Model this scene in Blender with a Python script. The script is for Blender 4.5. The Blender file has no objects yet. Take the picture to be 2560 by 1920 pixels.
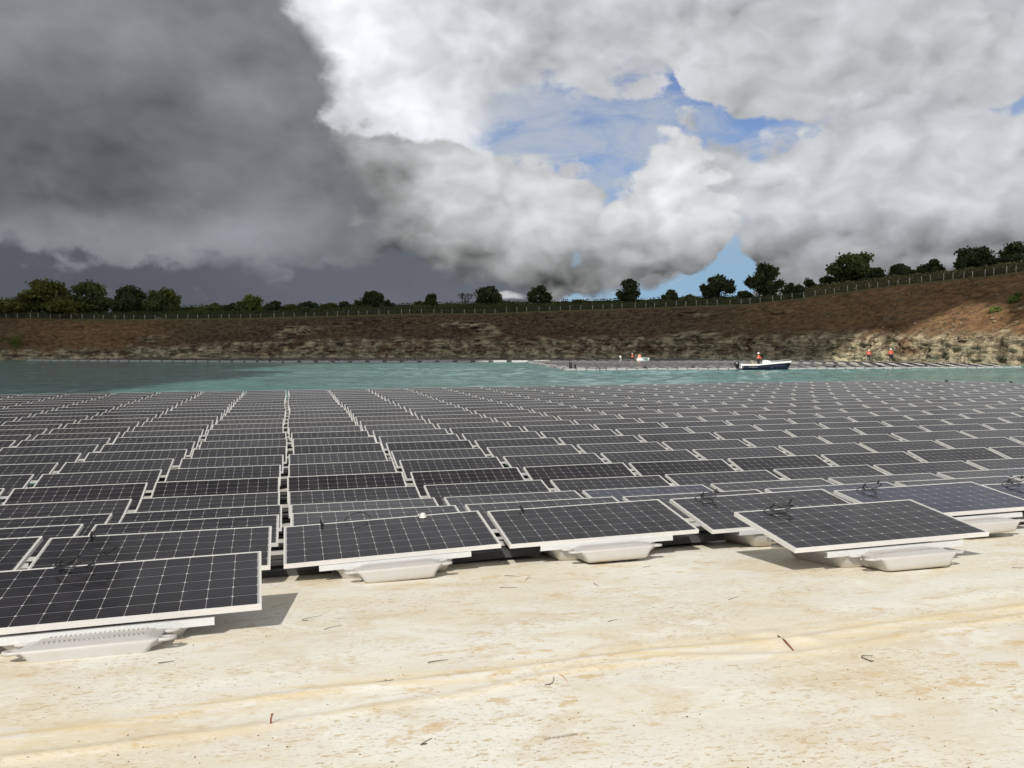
import bpy, bmesh, math, random
import numpy as np
from mathutils import Vector, Matrix, noise, Euler
random.seed(7); rng = np.random.default_rng(7)
R = math.radians
scene = bpy.context.scene
COL = scene.collection
ZC = 2.635                      # camera height above the water
FPX, PITCH, ROLL = 2100.86, R(2.4806), R(-0.215)   # lens in px of the 2560 wide photograph

# ------------------------------------------------------------------ helpers
def ray(u, v):
    X, Y = u-1280, v-960
    cr, sr = math.cos(ROLL), math.sin(ROLL)
    X, Y = X*cr+Y*sr, -X*sr+Y*cr
    c, s = math.cos(PITCH), math.sin(PITCH)
    return Vector((X/FPX, c-Y/FPX*s, -s-Y/FPX*c))
def azel(u, v):
    d = ray(u, v).normalized()
    return math.degrees(math.atan2(d.x, d.y)), math.degrees(math.asin(d.z))
def upx(x, y):                  # column of the picture in which a plan point stands
    return 1280+FPX*x/y

def tag(o, label=None, cat=None, group=None, kind=None):
    if label: o['label'] = label
    if cat: o['category'] = cat
    if group: o['group'] = group
    if kind: o['kind'] = kind
    return o
def empty(name, loc=(0,0,0), rot=(0,0,0)):
    o = bpy.data.objects.new(name, None); COL.objects.link(o)
    o.location = loc; o.rotation_euler = rot; o.empty_display_size = .2
    return o
def link(name, me, mat=None, parent=None, smooth=False):
    o = bpy.data.objects.new(name, me); COL.objects.link(o)
    if mat is not None and not me.materials:
        for m in (mat if isinstance(mat, (list, tuple)) else [mat]): me.materials.append(m)
    if parent: o.parent = parent
    if smooth: me.polygons.foreach_set('use_smooth', [True]*len(me.polygons))
    return o
class MB:
    """collects shapes into one mesh"""
    def __init__(s): s.v=[]; s.f=[]; s.m=[]
    def add(s, vs, fs, mi=0):
        n=len(s.v); s.v += [tuple(v) for v in vs]; s.f += [tuple(i+n for i in f) for f in fs]; s.m += [mi]*len(fs)
    def box(s, a, b, mi=0, M=None):
        x0,y0,z0=a; x1,y1,z1=b
        vs=[Vector(p) for p in ((x0,y0,z0),(x1,y0,z0),(x1,y1,z0),(x0,y1,z0),(x0,y0,z1),(x1,y0,z1),(x1,y1,z1),(x0,y1,z1))]
        if M is not None: vs=[M@v for v in vs]
        s.add(vs,[(0,3,2,1),(4,5,6,7),(0,1,5,4),(1,2,6,5),(2,3,7,6),(3,0,4,7)],mi)
    def bar(s, p, q, w, h=None, mi=0):
        p,q=Vector(p),Vector(q); h=h or w; d=(q-p); L=d.length
        if L<1e-6: return
        M=Matrix.Translation(p)@d.to_track_quat('Z','Y').to_matrix().to_4x4()
        s.box((-w/2,-h/2,0),(w/2,h/2,L),mi,M)
    def tube(s, pts, r, n=6, mi=0, cap=True):
        pts=[Vector(p) for p in pts]; rr = r if isinstance(r,(list,tuple)) else [r]*len(pts)
        vs=[]; prev=None
        for i,p in enumerate(pts):
            d=(pts[min(i+1,len(pts)-1)]-pts[max(i-1,0)]).normalized()
            a = prev if prev is not None else (Vector((0,0,1)) if abs(d.z)<.9 else Vector((1,0,0)))
            x=d.cross(a).normalized(); y=d.cross(x).normalized()
            prev=-y if False else a-d*a.dot(d)
            prev=prev.normalized() if prev.length>1e-5 else None
            for k in range(n):
                t=2*math.pi*k/n; vs.append(p+(x*math.cos(t)+y*math.sin(t))*rr[i])
        fs=[(i*n+k,i*n+(k+1)%n,(i+1)*n+(k+1)%n,(i+1)*n+k) for i in range(len(pts)-1) for k in range(n)]
        if cap: fs+= [tuple(range(n))[::-1], tuple((len(pts)-1)*n+k for k in range(n))]
        s.add(vs,fs,mi)
    def loft(s, rings, mi=0, cap0=True, cap1=True):
        n=len(rings[0]); vs=[p for r in rings for p in r]
        fs=[(i*n+k,i*n+(k+1)%n,(i+1)*n+(k+1)%n,(i+1)*n+k) for i in range(len(rings)-1) for k in range(n)]
        if cap0: fs.append(tuple(range(n))[::-1])
        if cap1: fs.append(tuple((len(rings)-1)*n+k for k in range(n)))
        s.add(vs,fs,mi)
    def lathe(s, prof, n=16, c=(0,0,0), mi=0):
        c=Vector(c)
        s.loft([[c+Vector((r*math.cos(2*math.pi*k/n),r*math.sin(2*math.pi*k/n),z)) for k in range(n)] for r,z in prof],mi)
    def mesh(s, name):
        me=bpy.data.meshes.new(name); me.from_pydata(s.v,[],s.f)
        if any(s.m): me.polygons.foreach_set('material_index', s.m)
        me.update(); return me
    def build(s, name, mat=None, parent=None, smooth=False, bevel=0):
        o=link(name, s.mesh(name), mat, parent, smooth)
        if bevel:
            b=o.modifiers.new('Bevel','BEVEL'); b.width=bevel; b.segments=2; b.limit_method='ANGLE'
        return o
def np_mesh(name, verts, quads):
    me=bpy.data.meshes.new(name); nv,nq=len(verts),len(quads)
    me.vertices.add(nv); me.vertices.foreach_set('co', np.asarray(verts,np.float32).ravel())
    me.loops.add(nq*4); me.loops.foreach_set('vertex_index', np.asarray(quads,np.int32).ravel())
    me.polygons.add(nq); me.polygons.foreach_set('loop_start', np.arange(0,nq*4,4,dtype=np.int32))
    me.polygons.foreach_set('loop_total', np.full(nq,4,np.int32))
    me.update(calc_edges=True); return me

# ------------------------------------------------------------------ node shorthand
class NT:
    def __init__(s, tree): s.t=tree; s.N=tree.nodes; s.L=tree.links
    def n(s, typ, ins=None, **kw):
        nd=s.N.new(typ)
        for k,v in kw.items(): setattr(nd,k,v)
        for k,v in (ins or {}).items():
            sk=nd.inputs[k]
            if isinstance(v, bpy.types.NodeSocket): s.L.new(v,sk)
            else: sk.default_value=v
        return nd
    def m(s, op, a, b=0.0, c=None, clamp=False):
        ins={0:a,1:b}
        if c is not None: ins[2]=c
        if op in ('SINE','COSINE','ABSOLUTE','FRACT','FLOOR','SQRT','ARCSINE'): ins={0:a}
        return s.n('ShaderNodeMath',ins,operation=op,use_clamp=clamp).outputs[0]
    def ss(s, x, a, b, lo=0.0, hi=1.0, interp='SMOOTHSTEP'):
        return s.n('ShaderNodeMapRange',{0:x,1:a,2:b,3:lo,4:hi},interpolation_type=interp).outputs[0]
    def noise(s, vec, scale, detail=4, rough=.5, dist=0.0, color=False, lac=2.0, dims='3D'):
        nd=s.n('ShaderNodeTexNoise',{'Vector':vec,'Scale':scale,'Detail':detail,'Roughness':rough,'Distortion':dist,'Lacunarity':lac},noise_dimensions=dims)
        return nd.outputs[1 if color else 0]
    def mix(s, f, a, b, blend='MIX'):
        nd=s.N.new('ShaderNodeMix'); nd.data_type='RGBA'; nd.blend_type=blend
        for i,v in ((0,f),(6,a),(7,b)):
            if isinstance(v, bpy.types.NodeSocket): s.L.new(v,nd.inputs[i])
            else: nd.inputs[i].default_value = (tuple(v)+(1,) if i>0 and len(v)==3 else v)
        return nd.outputs[2]
    def vm(s, op, a, b=(0,0,0)):
        ins={0:a}
        if op=='SCALE': ins[3]=b
        elif op not in('LENGTH','NORMALIZE'): ins[1]=b
        nd=s.n('ShaderNodeVectorMath',ins,operation=op)
        return nd.outputs[1] if op=='LENGTH' else nd.outputs[0]
    def map(s, vec, loc=(0,0,0), rot=(0,0,0), sc=(1,1,1), typ='POINT'):
        return s.n('ShaderNodeMapping',{0:vec,1:loc,2:rot,3:sc},vector_type=typ).outputs[0]
    def xyz(s, vec):
        return s.n('ShaderNodeSeparateXYZ',{0:vec}).outputs
    def comb(s,x=0.0,y=0.0,z=0.0):
        return s.n('ShaderNodeCombineXYZ',{0:x,1:y,2:z}).outputs[0]
    def ramp(s, f, stops, interp='LINEAR'):
        nd=s.n('ShaderNodeValToRGB',{0:f}); cr=nd.color_ramp; cr.interpolation=interp
        while len(cr.elements)<len(stops): cr.elements.new(.5)
        for e,(p,c) in zip(cr.elements,stops): e.position=p; e.color=tuple(c)+(1,) if len(c)==3 else c
        return nd.outputs[0]
def new_mat(name):
    m=bpy.data.materials.new(name); m.use_nodes=True; m.node_tree.nodes.clear()
    T=NT(m.node_tree); T.out=T.N.new('ShaderNodeOutputMaterial'); return m,T
def princ(T, base, rough=.6, normal=None, **kw):
    ins={'Base Color':base if isinstance(base,bpy.types.NodeSocket) else tuple(base)+(1,),'Roughness':rough}
    for k,v in kw.items(): ins[k.replace('_',' ')]=v
    if normal is not None: ins['Normal']=normal
    b=T.n('ShaderNodeBsdfPrincipled',ins); T.L.new(b.outputs[0],T.out.inputs[0]); return b
def bump(T,h,strength=.5,dist=.02,normal=None):
    ins={'Strength':strength,'Distance':dist,'Height':h}
    if normal is not None: ins['Normal']=normal
    return T.n('ShaderNodeBump',ins).outputs[0]
def simple(name, col, rough=.6, metal=0.0, var=.12, scale=6.0, bstr=0.0):
    m,T=new_mat(name); co=T.n('ShaderNodeTexCoord').outputs['Object']
    nz=T.noise(co,scale,5,.6)
    base=T.mix(T.ss(nz,.3,.7,0,1,'LINEAR'),[c*(1-var) for c in col],[min(1,c*(1+var)) for c in col])
    nm=bump(T,T.noise(co,scale*8,3),bstr,.005) if bstr else None
    princ(T,base,rough,nm,Metallic=metal); return m

# ------------------------------------------------------------------ materials
def mat_panel():
    m,T=new_mat('photovoltaic_glass')
    uv=T.n('ShaderNodeUVMap',uv_map='UVMap').outputs[0]; X,Y,_=T.xyz(uv)      # metres on the panel
    p=.1592; q=.1608; x0=(1.96-12*p)/2; y0=(.992-6*q)/2
    cx=T.m('DIVIDE',T.m('SUBTRACT',X,x0),p); cy=T.m('DIVIDE',T.m('SUBTRACT',Y,y0),q)
    fx=T.m('ABSOLUTE',T.m('SUBTRACT',T.m('FRACT',cx),.5)); fy=T.m('ABSOLUTE',T.m('SUBTRACT',T.m('FRACT',cy),.5))
    g=.0010/p
    inx=T.ss(fx,.5-g-.004,.5-g+.004,1,0,'LINEAR'); iny=T.ss(fy,.5-g-.004,.5-g+.004,1,0,'LINEAR')
    cut=T.ss(T.m('ADD',fx,fy),.925,.94,1,0,'LINEAR')
    bx=T.m('MULTIPLY',T.ss(cx,-.01,.01),T.ss(cx,11.99,12.01,1,0)); by=T.m('MULTIPLY',T.ss(cy,-.01,.01),T.ss(cy,5.99,6.01,1,0))
    cell=T.m('MULTIPLY',T.m('MULTIPLY',inx,iny),T.m('MULTIPLY',cut,T.m('MULTIPLY',bx,by)))
    # busbars and fingers
    bb=T.m('ABSOLUTE',T.m('SUBTRACT',T.m('FRACT',T.m('MULTIPLY',cy,5.0)),.5))
    bus=T.ss(bb,.44,.48,0,1,'LINEAR')
    oi=T.n('ShaderNodeObjectInfo'); rnd=oi.outputs['Random']
    cid=T.comb(T.m('FLOOR',cx),T.m('FLOOR',cy),T.m('MULTIPLY',rnd,37.0))
    wn=T.n('ShaderNodeTexWhiteNoise',{'Vector':cid},noise_dimensions='3D').outputs[0]
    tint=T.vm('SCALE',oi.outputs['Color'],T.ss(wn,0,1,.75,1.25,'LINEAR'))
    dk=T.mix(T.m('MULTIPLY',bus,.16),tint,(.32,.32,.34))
    # ribbon line in the white margin at the short ends
    e=T.m('ABSOLUTE',T.m('SUBTRACT',X,.98)); rib=T.m('MULTIPLY',T.ss(e,.9575,.9585),T.ss(e,.961,.962,1,0))
    white=T.mix(T.m('MULTIPLY',rib,.75),(.46,.46,.45),(.12,.12,.12))
    base=T.mix(cell,white,dk)
    dust=T.noise(T.vm('ADD',uv,T.comb(T.m('MULTIPLY',rnd,50.0))),3.0,6,.65)
    base=T.mix(T.ss(dust,.35,.8,.0,.025),base,(.45,.42,.36))
    bs=princ(T,base,T.ss(dust,.3,.8,.07,.2),None,IOR=1.25)
    return m
PV=mat_panel()
def mat_frame():
    m,T=new_mat('white_aluminium'); co=T.n('ShaderNodeTexCoord').outputs['Object']
    d=T.ss(T.noise(co,9,5,.65),.45,.75)
    princ(T,T.mix(T.m('MULTIPLY',d,.25),(.62,.61,.595),(.45,.42,.35)),.45); return m
FR=mat_frame()
def mat_galv():
    m,T=new_mat('galvanised_steel'); co=T.n('ShaderNodeTexCoord').outputs['Object']
    v=T.n('ShaderNodeTexVoronoi',{'Vector':co,'Scale':150.0}).outputs['Color']
    f=T.xyz(v)[0]
    princ(T,T.mix(f,(.60,.62,.62),(.67,.68,.68)),.38,None,Metallic=.35); return m
GALV=mat_galv()
def mat_float():
    m,T=new_mat('moulded_plastic'); co=T.n('ShaderNodeTexCoord').outputs['Object']
    z=T.xyz(co)[2]; d=T.ss(T.noise(co,7,6,.65),.4,.75)
    base=T.mix(T.m('MULTIPLY',d,.35),(.45,.44,.425),(.39,.36,.30))
    dirt=T.m('MULTIPLY',T.ss(T.m('ADD',z,T.m('MULTIPLY',T.noise(co,12,4),.06)),.03,.10,1,0),.4)
    base=T.mix(dirt,base,(.55,.46,.31))
    princ(T,base,.5,bump(T,T.noise(co,120,3),.12,.003)); return m
FLT=mat_float()
BLACK=simple('black_rubber',(.012,.012,.013),.5)
WHITEP=simple('white_plastic',(.60,.60,.57),.4,0,.05)

def mat_liner():
    m,T=new_mat('stained_liner'); g=T.n('ShaderNodeNewGeometry').outputs['Position']
    p=T.map(g,rot=(0,0,R(-8)))
    pst=T.map(p,sc=(1,1.25,1))
    big=T.noise(pst,.6,6,.62,.5); med=T.noise(T.map(pst,loc=(3,7,0)),2.0,7,.66,.6)
    base=T.mix(T.ss(big,.40,.58),(.77,.75,.69),(.71,.655,.53))
    base=T.mix(T.m('MULTIPLY',T.ss(med,.50,.62),.55),base,(.63,.54,.38))
    # washed grey white patches
    base=T.mix(T.m('MULTIPLY',T.ss(T.noise(T.map(pst,loc=(8,2,0)),1.3,6,.65,.4),.53,.60),.6),base,(.74,.71,.66))
    # flecks of dried mud, elongated along the fall line
    area=T.ss(T.noise(T.map(pst,loc=(11,3,0)),1.0,5,.62),.42,.58,.22,1.0)
    fl=T.noise(T.map(p,sc=(1,2.1,1)),17.0,5,.68,.2)
    base=T.mix(T.m('MULTIPLY',T.m('MULTIPLY',T.ss(fl,.555,.61),area),.70),base,(.50,.36,.17))
    fl2=T.noise(T.map(p,loc=(2,5,0),sc=(1,2.2,1)),38.0,4,.65)
    base=T.mix(T.m('MULTIPLY',T.m('MULTIPLY',T.ss(fl2,.585,.64),area),.6),base,(.40,.28,.15))
    flw=T.ss(T.noise(T.map(p,loc=(5,1,0),sc=(1,2.2,1)),12.0,5,.7),.58,.64)
    base=T.mix(T.m('MULTIPLY',flw,.7),base,(.80,.77,.70))
    # ochre blots
    oc=T.m('MULTIPLY',T.ss(T.noise(T.map(p,loc=(1,9,0),sc=(1,1.6,1)),4.2,7,.72),.55,.64),T.ss(T.noise(T.map(g,loc=(4,4,0)),.6,3),.44,.56))
    base=T.mix(T.m('MULTIPLY',oc,.6),base,(.56,.38,.14))
    oc2=T.m('MULTIPLY',T.ss(T.noise(T.map(p,loc=(14,2,0),sc=(1,1.7,1)),9.0,7,.72),.64,.69),T.ss(T.noise(T.map(g,loc=(7,24,0)),1.0,3),.50,.60))
    base=T.mix(T.m('MULTIPLY',oc2,.85),base,(.48,.25,.07))
    # tiny dark specks
    vo=T.n('ShaderNodeTexVoronoi',{'Vector':T.map(p,sc=(1,1.6,1)),'Scale':9.0,'Randomness':1.0})
    sp=T.m('MULTIPLY',T.ss(vo.outputs['Distance'],.05,.09,1,0),T.ss(T.xyz(vo.outputs['Color'])[0],.62,.66))
    base=T.mix(T.m('MULTIPLY',sp,.75),base,(.16,.10,.05))
    # yellowed ridge of the weld
    at=T.n('ShaderNodeAttribute',attribute_name='ridge').outputs['Fac']
    base=T.mix(T.m('MULTIPLY',at,T.ss(T.noise(T.map(p,sc=(.6,4,1)),4.0,6,.65),.40,.60,.0,.7)),base,(.70,.56,.30))
    # damp edge where the ramp meets the water
    z=T.xyz(g)[2]
    wet=T.ss(T.m('ADD',z,T.m('MULTIPLY',T.noise(g,2.0,3),.05)),-.3,.12,1,0)
    base=T.mix(T.m('MULTIPLY',wet,.6),base,(.20,.16,.10))
    h=T.m('ADD',T.m('MULTIPLY',T.noise(pst,5.0,6,.6),.5),T.m('MULTIPLY',T.noise(g,60.0,3),.10))
    princ(T,base,.62,bump(T,h,.35,.02)); return m
LINER=mat_liner()

def mat_water():
    m,T=new_mat('turquoise_water'); g=T.n('ShaderNodeNewGeometry').outputs['Position']
    w=T.vm('ADD',g,T.vm('SCALE',T.noise(g,.25,2,color=True),1.2))
    a=T.noise(T.map(w,rot=(0,0,R(20)),sc=(1,1.8,1)),1.4,4,.6)
    b=T.noise(T.map(g,rot=(0,0,R(-12)),sc=(1,2.2,1)),.42,3,.55)
    c=T.noise(T.map(g,sc=(1,3,1)),.05,3,.5)
    d=T.noise(g,5.0,2,.5)
    h=T.m('ADD',T.m('ADD',T.m('MULTIPLY',a,.5),T.m('MULTIPLY',b,1.1)),T.m('MULTIPLY',d,.06))
    gust=T.ss(T.noise(T.map(g,sc=(1,2,1),loc=(30,0,0)),.03,4,.6),.35,.65,.55,1.0)
    base=T.mix(T.ss(c,.35,.65),(.098,.218,.205),(.130,.270,.248))
    e=T.noise(T.map(w,rot=(0,0,R(5)),sc=(1,1.3,1)),.75,5,.65)
    nm=bump(T,T.m('MULTIPLY',T.m('ADD',h,T.m('MULTIPLY',e,1.3)),gust),.7,.35)
    princ(T,base,.08,nm,IOR=1.333); return m
WATER=mat_water()

def mat_bank():
    m,T=new_mat('quarry_bank')
    uv=T.n('ShaderNodeUVMap',uv_map='UVMap').outputs[0]; S,Z,_=T.xyz(uv)
    g=T.n('ShaderNodeNewGeometry').outputs['Position']
    rk=T.n('ShaderNodeAttribute',attribute_name='rock').outputs['Fac']
    tp=T.n('ShaderNodeAttribute',attribute_name='grass').outputs['Fac']
    # rock beds
    wv=T.vm('ADD',uv,T.vm('SCALE',T.noise(uv,.8,3,color=True),.35))
    v1=T.n('ShaderNodeTexVoronoi',{'Vector':T.map(wv,sc=(.55,1.7,1)),'Scale':1.0},feature='DISTANCE_TO_EDGE',voronoi_dimensions='2D').outputs[0]
    vc=T.n('ShaderNodeTexVoronoi',{'Vector':T.map(wv,sc=(.55,1.7,1)),'Scale':1.0},voronoi_dimensions='2D').outputs['Color']
    bed=T.m('ABSOLUTE',T.m('SUBTRACT',T.m('FRACT',T.m('ADD',T.m('MULTIPLY',Z,1.25),T.m('MULTIPLY',T.noise(T.map(uv,sc=(.25,.6,1)),1.0,4),1.4))),.5))
    rd=T.m('ABSOLUTE',T.m('SUBTRACT',T.noise(T.map(uv,sc=(.22,1.5,1)),1.0,5,.55,.3),.5)); rv=T.m('ABSOLUTE',T.m('SUBTRACT',T.noise(T.map(uv,sc=(1.1,.28,1),loc=(4,0,0)),1.0,4,.5,.3),.5))
    crack=T.m('MAXIMUM',T.m('MULTIPLY',T.ss(v1,.015,.06,1,0),.5),T.m('MAXIMUM',T.m('MAXIMUM',T.ss(rd,.010,.032,1,0),T.m('MULTIPLY',T.ss(bed,.43,.49),.8)),T.m('MULTIPLY',T.ss(rv,.006,.020,1,0),.8)))
    crack=T.m('MULTIPLY',crack,T.ss(T.noise(T.map(uv,loc=(5,5,0)),.5,4),.38,.6))
    tone=T.xyz(vc)[0]
    rock=T.mix(tone,(.54,.44,.28),(.72,.62,.42))
    rock=T.mix(T.ss(T.noise(T.map(uv,sc=(.3,.7,1)),1.0,6,.7),.44,.60),rock,(.27,.21,.14))
    rust=T.ss(T.noise(T.map(uv,sc=(.16,.12,1),loc=(3,0,0)),1.0,4,.6),.52,.62)
    rock=T.mix(T.m('MULTIPLY',rust,.55),rock,(.20,.085,.03))
    pale=T.ss(T.m('ADD',Z,T.m('MULTIPLY',T.noise(uv,.5,3),1.4)),1.1,2.3,1,0)
    rock=T.mix(T.m('MULTIPLY',pale,.6),rock,(.75,.66,.46))
    rock=T.mix(T.m('MULTIPLY',crack,.68),rock,(.025,.018,.012))
    # earth slope
    n1=T.noise(T.map(uv,sc=(.05,.16,1)),1.0,5,.6); n2=T.noise(T.map(uv,sc=(.7,1.6,1)),1.0,8,.72)
    n3=T.noise(T.map(uv,sc=(.30,.9,1),loc=(9,2,0)),1.0,6,.7)
    east=T.ss(T.xyz(g)[0],30.0,75.0)
    left=T.m('MULTIPLY',T.ss(S,-150.0,-115.0,0,1),T.ss(S,-105.0,-80.0,1,0))
    warm=T.m('MAXIMUM',east,T.m('MULTIPLY',left,.75))
    so=T.mix(T.ss(n1,.35,.65),(.175,.118,.070),(.130,.090,.056))
    sw=T.mix(T.ss(n1,.35,.65),(.33,.185,.090),(.25,.150,.078))
    so=T.mix(warm,so,sw)
    so=T.mix(T.ss(n2,.42,.60,.0,.85),so,T.mix(warm,(.042,.030,.020),(.11,.065,.038)))
    so=T.mix(T.ss(n3,.58,.72,0,.55),so,(.21,.175,.085))
    so=T.mix(T.m('MULTIPLY',T.ss(T.noise(T.map(uv,loc=(1,6,0)),1.6,4,.6),.66,.72),.6),so,(.42,.36,.26))
    streak=T.noise(T.map(uv,rot=(0,0,R(38)),sc=(1.8,.18,1)),1.0,5,.65)
    so=T.mix(T.m('MULTIPLY',T.ss(streak,.42,.62,0,.16),warm),so,(.34,.21,.11))
    grass=T.mix(T.ss(n2,.35,.65),(.10,.10,.045),(.20,.17,.085))
    grn=T.ss(T.noise(T.map(uv,sc=(.10,.5,1),loc=(2,3,0)),1.0,5,.6),.5,.68)
    so=T.mix(T.m('MULTIPLY',T.ss(Z,4.0,9.5,.0,.38),grn),so,(.13,.115,.05))
    base=T.mix(rk,so,rock); base=T.mix(tp,base,grass)
    h=T.m('ADD',T.m('MULTIPLY',n2,.9),T.m('ADD',T.m('MULTIPLY',T.m('MULTIPLY',crack,rk),-.9),T.m('MULTIPLY',T.m('MULTIPLY',tone,rk),.5)))
    princ(T,base,.92,bump(T,h,1.0,.8),Specular_IOR_Level=.1); return m
BANK=mat_bank()
def mat_leaf(name, dark, light):
    m,T=new_mat(name); a=T.n('ShaderNodeAttribute',attribute_name='tint').outputs['Fac']
    g=T.n('ShaderNodeNewGeometry').outputs['Position']
    f=T.m('ADD',T.m('MULTIPLY',a,.6),T.m('MULTIPLY',T.noise(g,.6,3),.5))
    c=T.mix(T.ss(f,.25,.85,0,1,'LINEAR'),dark,light)
    d=T.n('ShaderNodeBsdfDiffuse',{'Color':c}); t=T.n('ShaderNodeBsdfTranslucent',{'Color':c})
    mx=T.n('ShaderNodeMixShader',{0:.25,1:d.outputs[0],2:t.outputs[0]}); T.L.new(mx.outputs[0],T.out.inputs[0]); return m
LEAF={'dark':mat_leaf('dark_leaves',(.036,.052,.026),(.115,.140,.062)),
      'olive':mat_leaf('olive_leaves',(.066,.076,.024),(.195,.19,.058)),
      'mid':mat_leaf('green_leaves',(.055,.080,.034),(.165,.195,.075)),
      'hedge':mat_leaf('hedge_leaves',(.075,.088,.040),(.20,.205,.095)),
      'bright':mat_leaf('bright_leaves',(.085,.125,.030),(.22,.27,.075)),
      'grass':mat_leaf('dry_grass_blades',(.13,.125,.06),(.32,.28,.15))}
BARK=simple('bark',(.075,.058,.042),.9,0,.3,3)
POST=simple('weathered_wood',(.50,.47,.40),.85,0,.25,4)
WIRE=simple('fence_wire',(.25,.24,.22),.6,.5)

# ------------------------------------------------------------------ world
SUN_AZ, SUN_EL = R(-163), R(42)
def build_world():
    w=bpy.data.worlds.new('World'); scene.world=w; w.use_nodes=True; w.node_tree.nodes.clear()
    T=NT(w.node_tree); out=T.N.new('ShaderNodeOutputWorld')
    d=T.n('ShaderNodeTexCoord').outputs['Generated']; d=T.vm('NORMALIZE',d)
    x,y,z=T.xyz(d)
    az=T.m('MULTIPLY',T.m('ARCTAN2',x,y),57.2958); el=T.m('MULTIPLY',T.m('ARCSINE',z),57.2958)
    P=T.comb(az,el,0.0)
    ds=T.map(d,sc=(1,1,1.5))
    n_big=T.noise(ds,5.0,3,.5,color=True); n_sml=T.noise(ds,15.0,5,.56,color=True)
    wb=T.vm('SCALE',T.vm('SUBTRACT',n_big,(.5,.5,.5)),7.0)
    wsm=T.vm('SCALE',T.vm('SUBTRACT',n_sml,(.5,.5,.5)),6.0)
    PW=T.vm('ADD',T.vm('ADD',P,T.vm('SCALE',wb,.75)),T.vm('SCALE',wsm,.45))            # billowing edges
    PS=T.vm('ADD',P,T.vm('SCALE',wb,.8))           # soft
    def blobs(vec, lst, k=1.1573):
        acc=None
        for b in lst:
            u,v,ru,rv,amp=b[:5]; rot=b[5] if len(b)>5 else 0
            a,e=azel(u*k,v*k)
            q=T.map(vec,loc=(a,e,0),rot=(0,0,R(rot)),sc=(ru*k/36.7,rv*k/36.7,1),typ='TEXTURE')
            f=T.ss(T.vm('LENGTH',q),0.0,1.6,amp,0.0)
            acc=f if acc is None else T.m('ADD',acc,f)
        return acc
    # relief of the billows: difference of two samples of the same noise
    def relief(scale,off,det=6,rough=.55):
        o=Vector(off)/57.3
        a=T.noise(ds,scale,det,rough); b=T.noise(T.vm('ADD',ds,tuple(o)),scale,det,rough)
        return T.m('SUBTRACT',a,b)
    r1=relief(6.0,(-1.6,0,2.6),4,.5)
    dw=T.vm('ADD',ds,T.vm('SCALE',T.vm('SUBTRACT',T.noise(ds,10.0,4,.55,color=True),(.5,.5,.5)),.085))
    def lumps(v):               # rounded cauliflower heads at three sizes
        acc=None
        for sc_,a in ((8.0,.34),(19.0,.24),(43.0,.14)):
            f=T.m('MULTIPLY',T.n('ShaderNodeTexVoronoi',{'Vector':v,'Scale':sc_,'Randomness':1.0}).outputs['Distance'],-a*1.6)
            acc=T.m('ADD',f,.5*a*1.6) if acc is None else T.m('ADD',acc,T.m('ADD',f,.5*a*1.6))
        return acc
    puff=lumps(dw); r2=T.m('SUBTRACT',puff,lumps(T.vm('ADD',dw,tuple(Vector((-.9,0,1.3))/57.3))))
    fb=T.m('SUBTRACT',T.noise(ds,6.0,5,.58),.5)
    sep=T.m('ADD',T.m('MULTIPLY',r1,.9),T.m('MULTIPLY',r2,1.2))
    # blue sky
    nis=T.n('ShaderNodeTexSky',sky_type='NISHITA',sun_disc=False,sun_elevation=SUN_EL,sun_rotation=SUN_AZ,altitude=0.0,air_density=1.0,dust_density=.3,ozone_density=2.0)
    hs=T.n('ShaderNodeHueSaturation',{'Hue':.515,'Saturation':T.ss(el,4.0,10.0,.95,1.12),'Value':T.ss(el,2.0,13.0,.5,.96),'Fac':1.0,'Color':nis.outputs[0]}).outputs[0]
    hs=T.mix(T.ss(el,3.0,11.0,.9,0),hs,(2.7,4.5,6.4))
    def bgd(c): return T.n('ShaderNodeBackground',{'Color':c,'Strength':.1}).outputs[0]
    def over(f,below,c):       # each cloud layer is a background laid over the one below it
        return T.n('ShaderNodeMixShader',{0:f,1:below,2:bgd(c)}).outputs[0]
    sh=bgd(hs)
    # thin veil
    vn=T.noise(T.map(d,sc=(1,1,3.0),rot=(0,R(8),0)),10.0,6,.62,.6)
    veil=T.ss(T.m('ADD',vn,blobs(PS,[(1230,270,200,90,.17),(1330,330,200,60,.10),(1720,330,90,50,.10),(1560,560,140,90,-.25),(1560,262,170,50,-.08),(1270,545,60,60,-.2)])),.36,.72,.0,.85)
    sh=over(veil,sh,(4.7,5.1,5.8,1))
    def grey(l, cool=0.0):
        l=T.m('MULTIPLY',l,10.0)
        c=T.n('ShaderNodeCombineColor',{0:T.m('MULTIPLY',l,.985-.05*cool),1:T.m('MULTIPLY',l,1.0-.015*cool),2:T.m('MULTIPLY',l,1.02+.07*cool)})
        return c.outputs[0]
    hole=blobs(PW,[(1310,245,270,115,1.1),(1540,255,210,80,1.3,-14),(1690,285,110,50,1.1,-10),(1500,185,80,50,.8),(1190,350,160,66,1.0),
                   (1110,388,70,34,.9),(1290,390,120,66,1.1),(1265,540,46,34,.7),(1605,540,95,95,1.8),(1500,615,170,40,1.4),
                   (1290,640,180,26,1.1),(2190,140,80,75,1.5),(2215,200,50,40,1.0),(1390,340,110,90,1.0)])
    hm=T.ss(T.m('SUBTRACT',T.m('ADD',hole,T.m('MULTIPLY',fb,.9)),T.m('MULTIPLY',puff,.3)),.24,.80)
    lb=T.m('ADD',.55,blobs(PS,[(830,110,230,210,.27),(960,200,260,200,.08),(690,40,110,120,.12),(930,300,110,80,.24),(1750,60,300,120,-.05),(1300,90,200,90,-.02),(1000,230,100,120,-.04),(760,250,90,110,-.06),(1150,660,1800,60,-.22)]))
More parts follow.
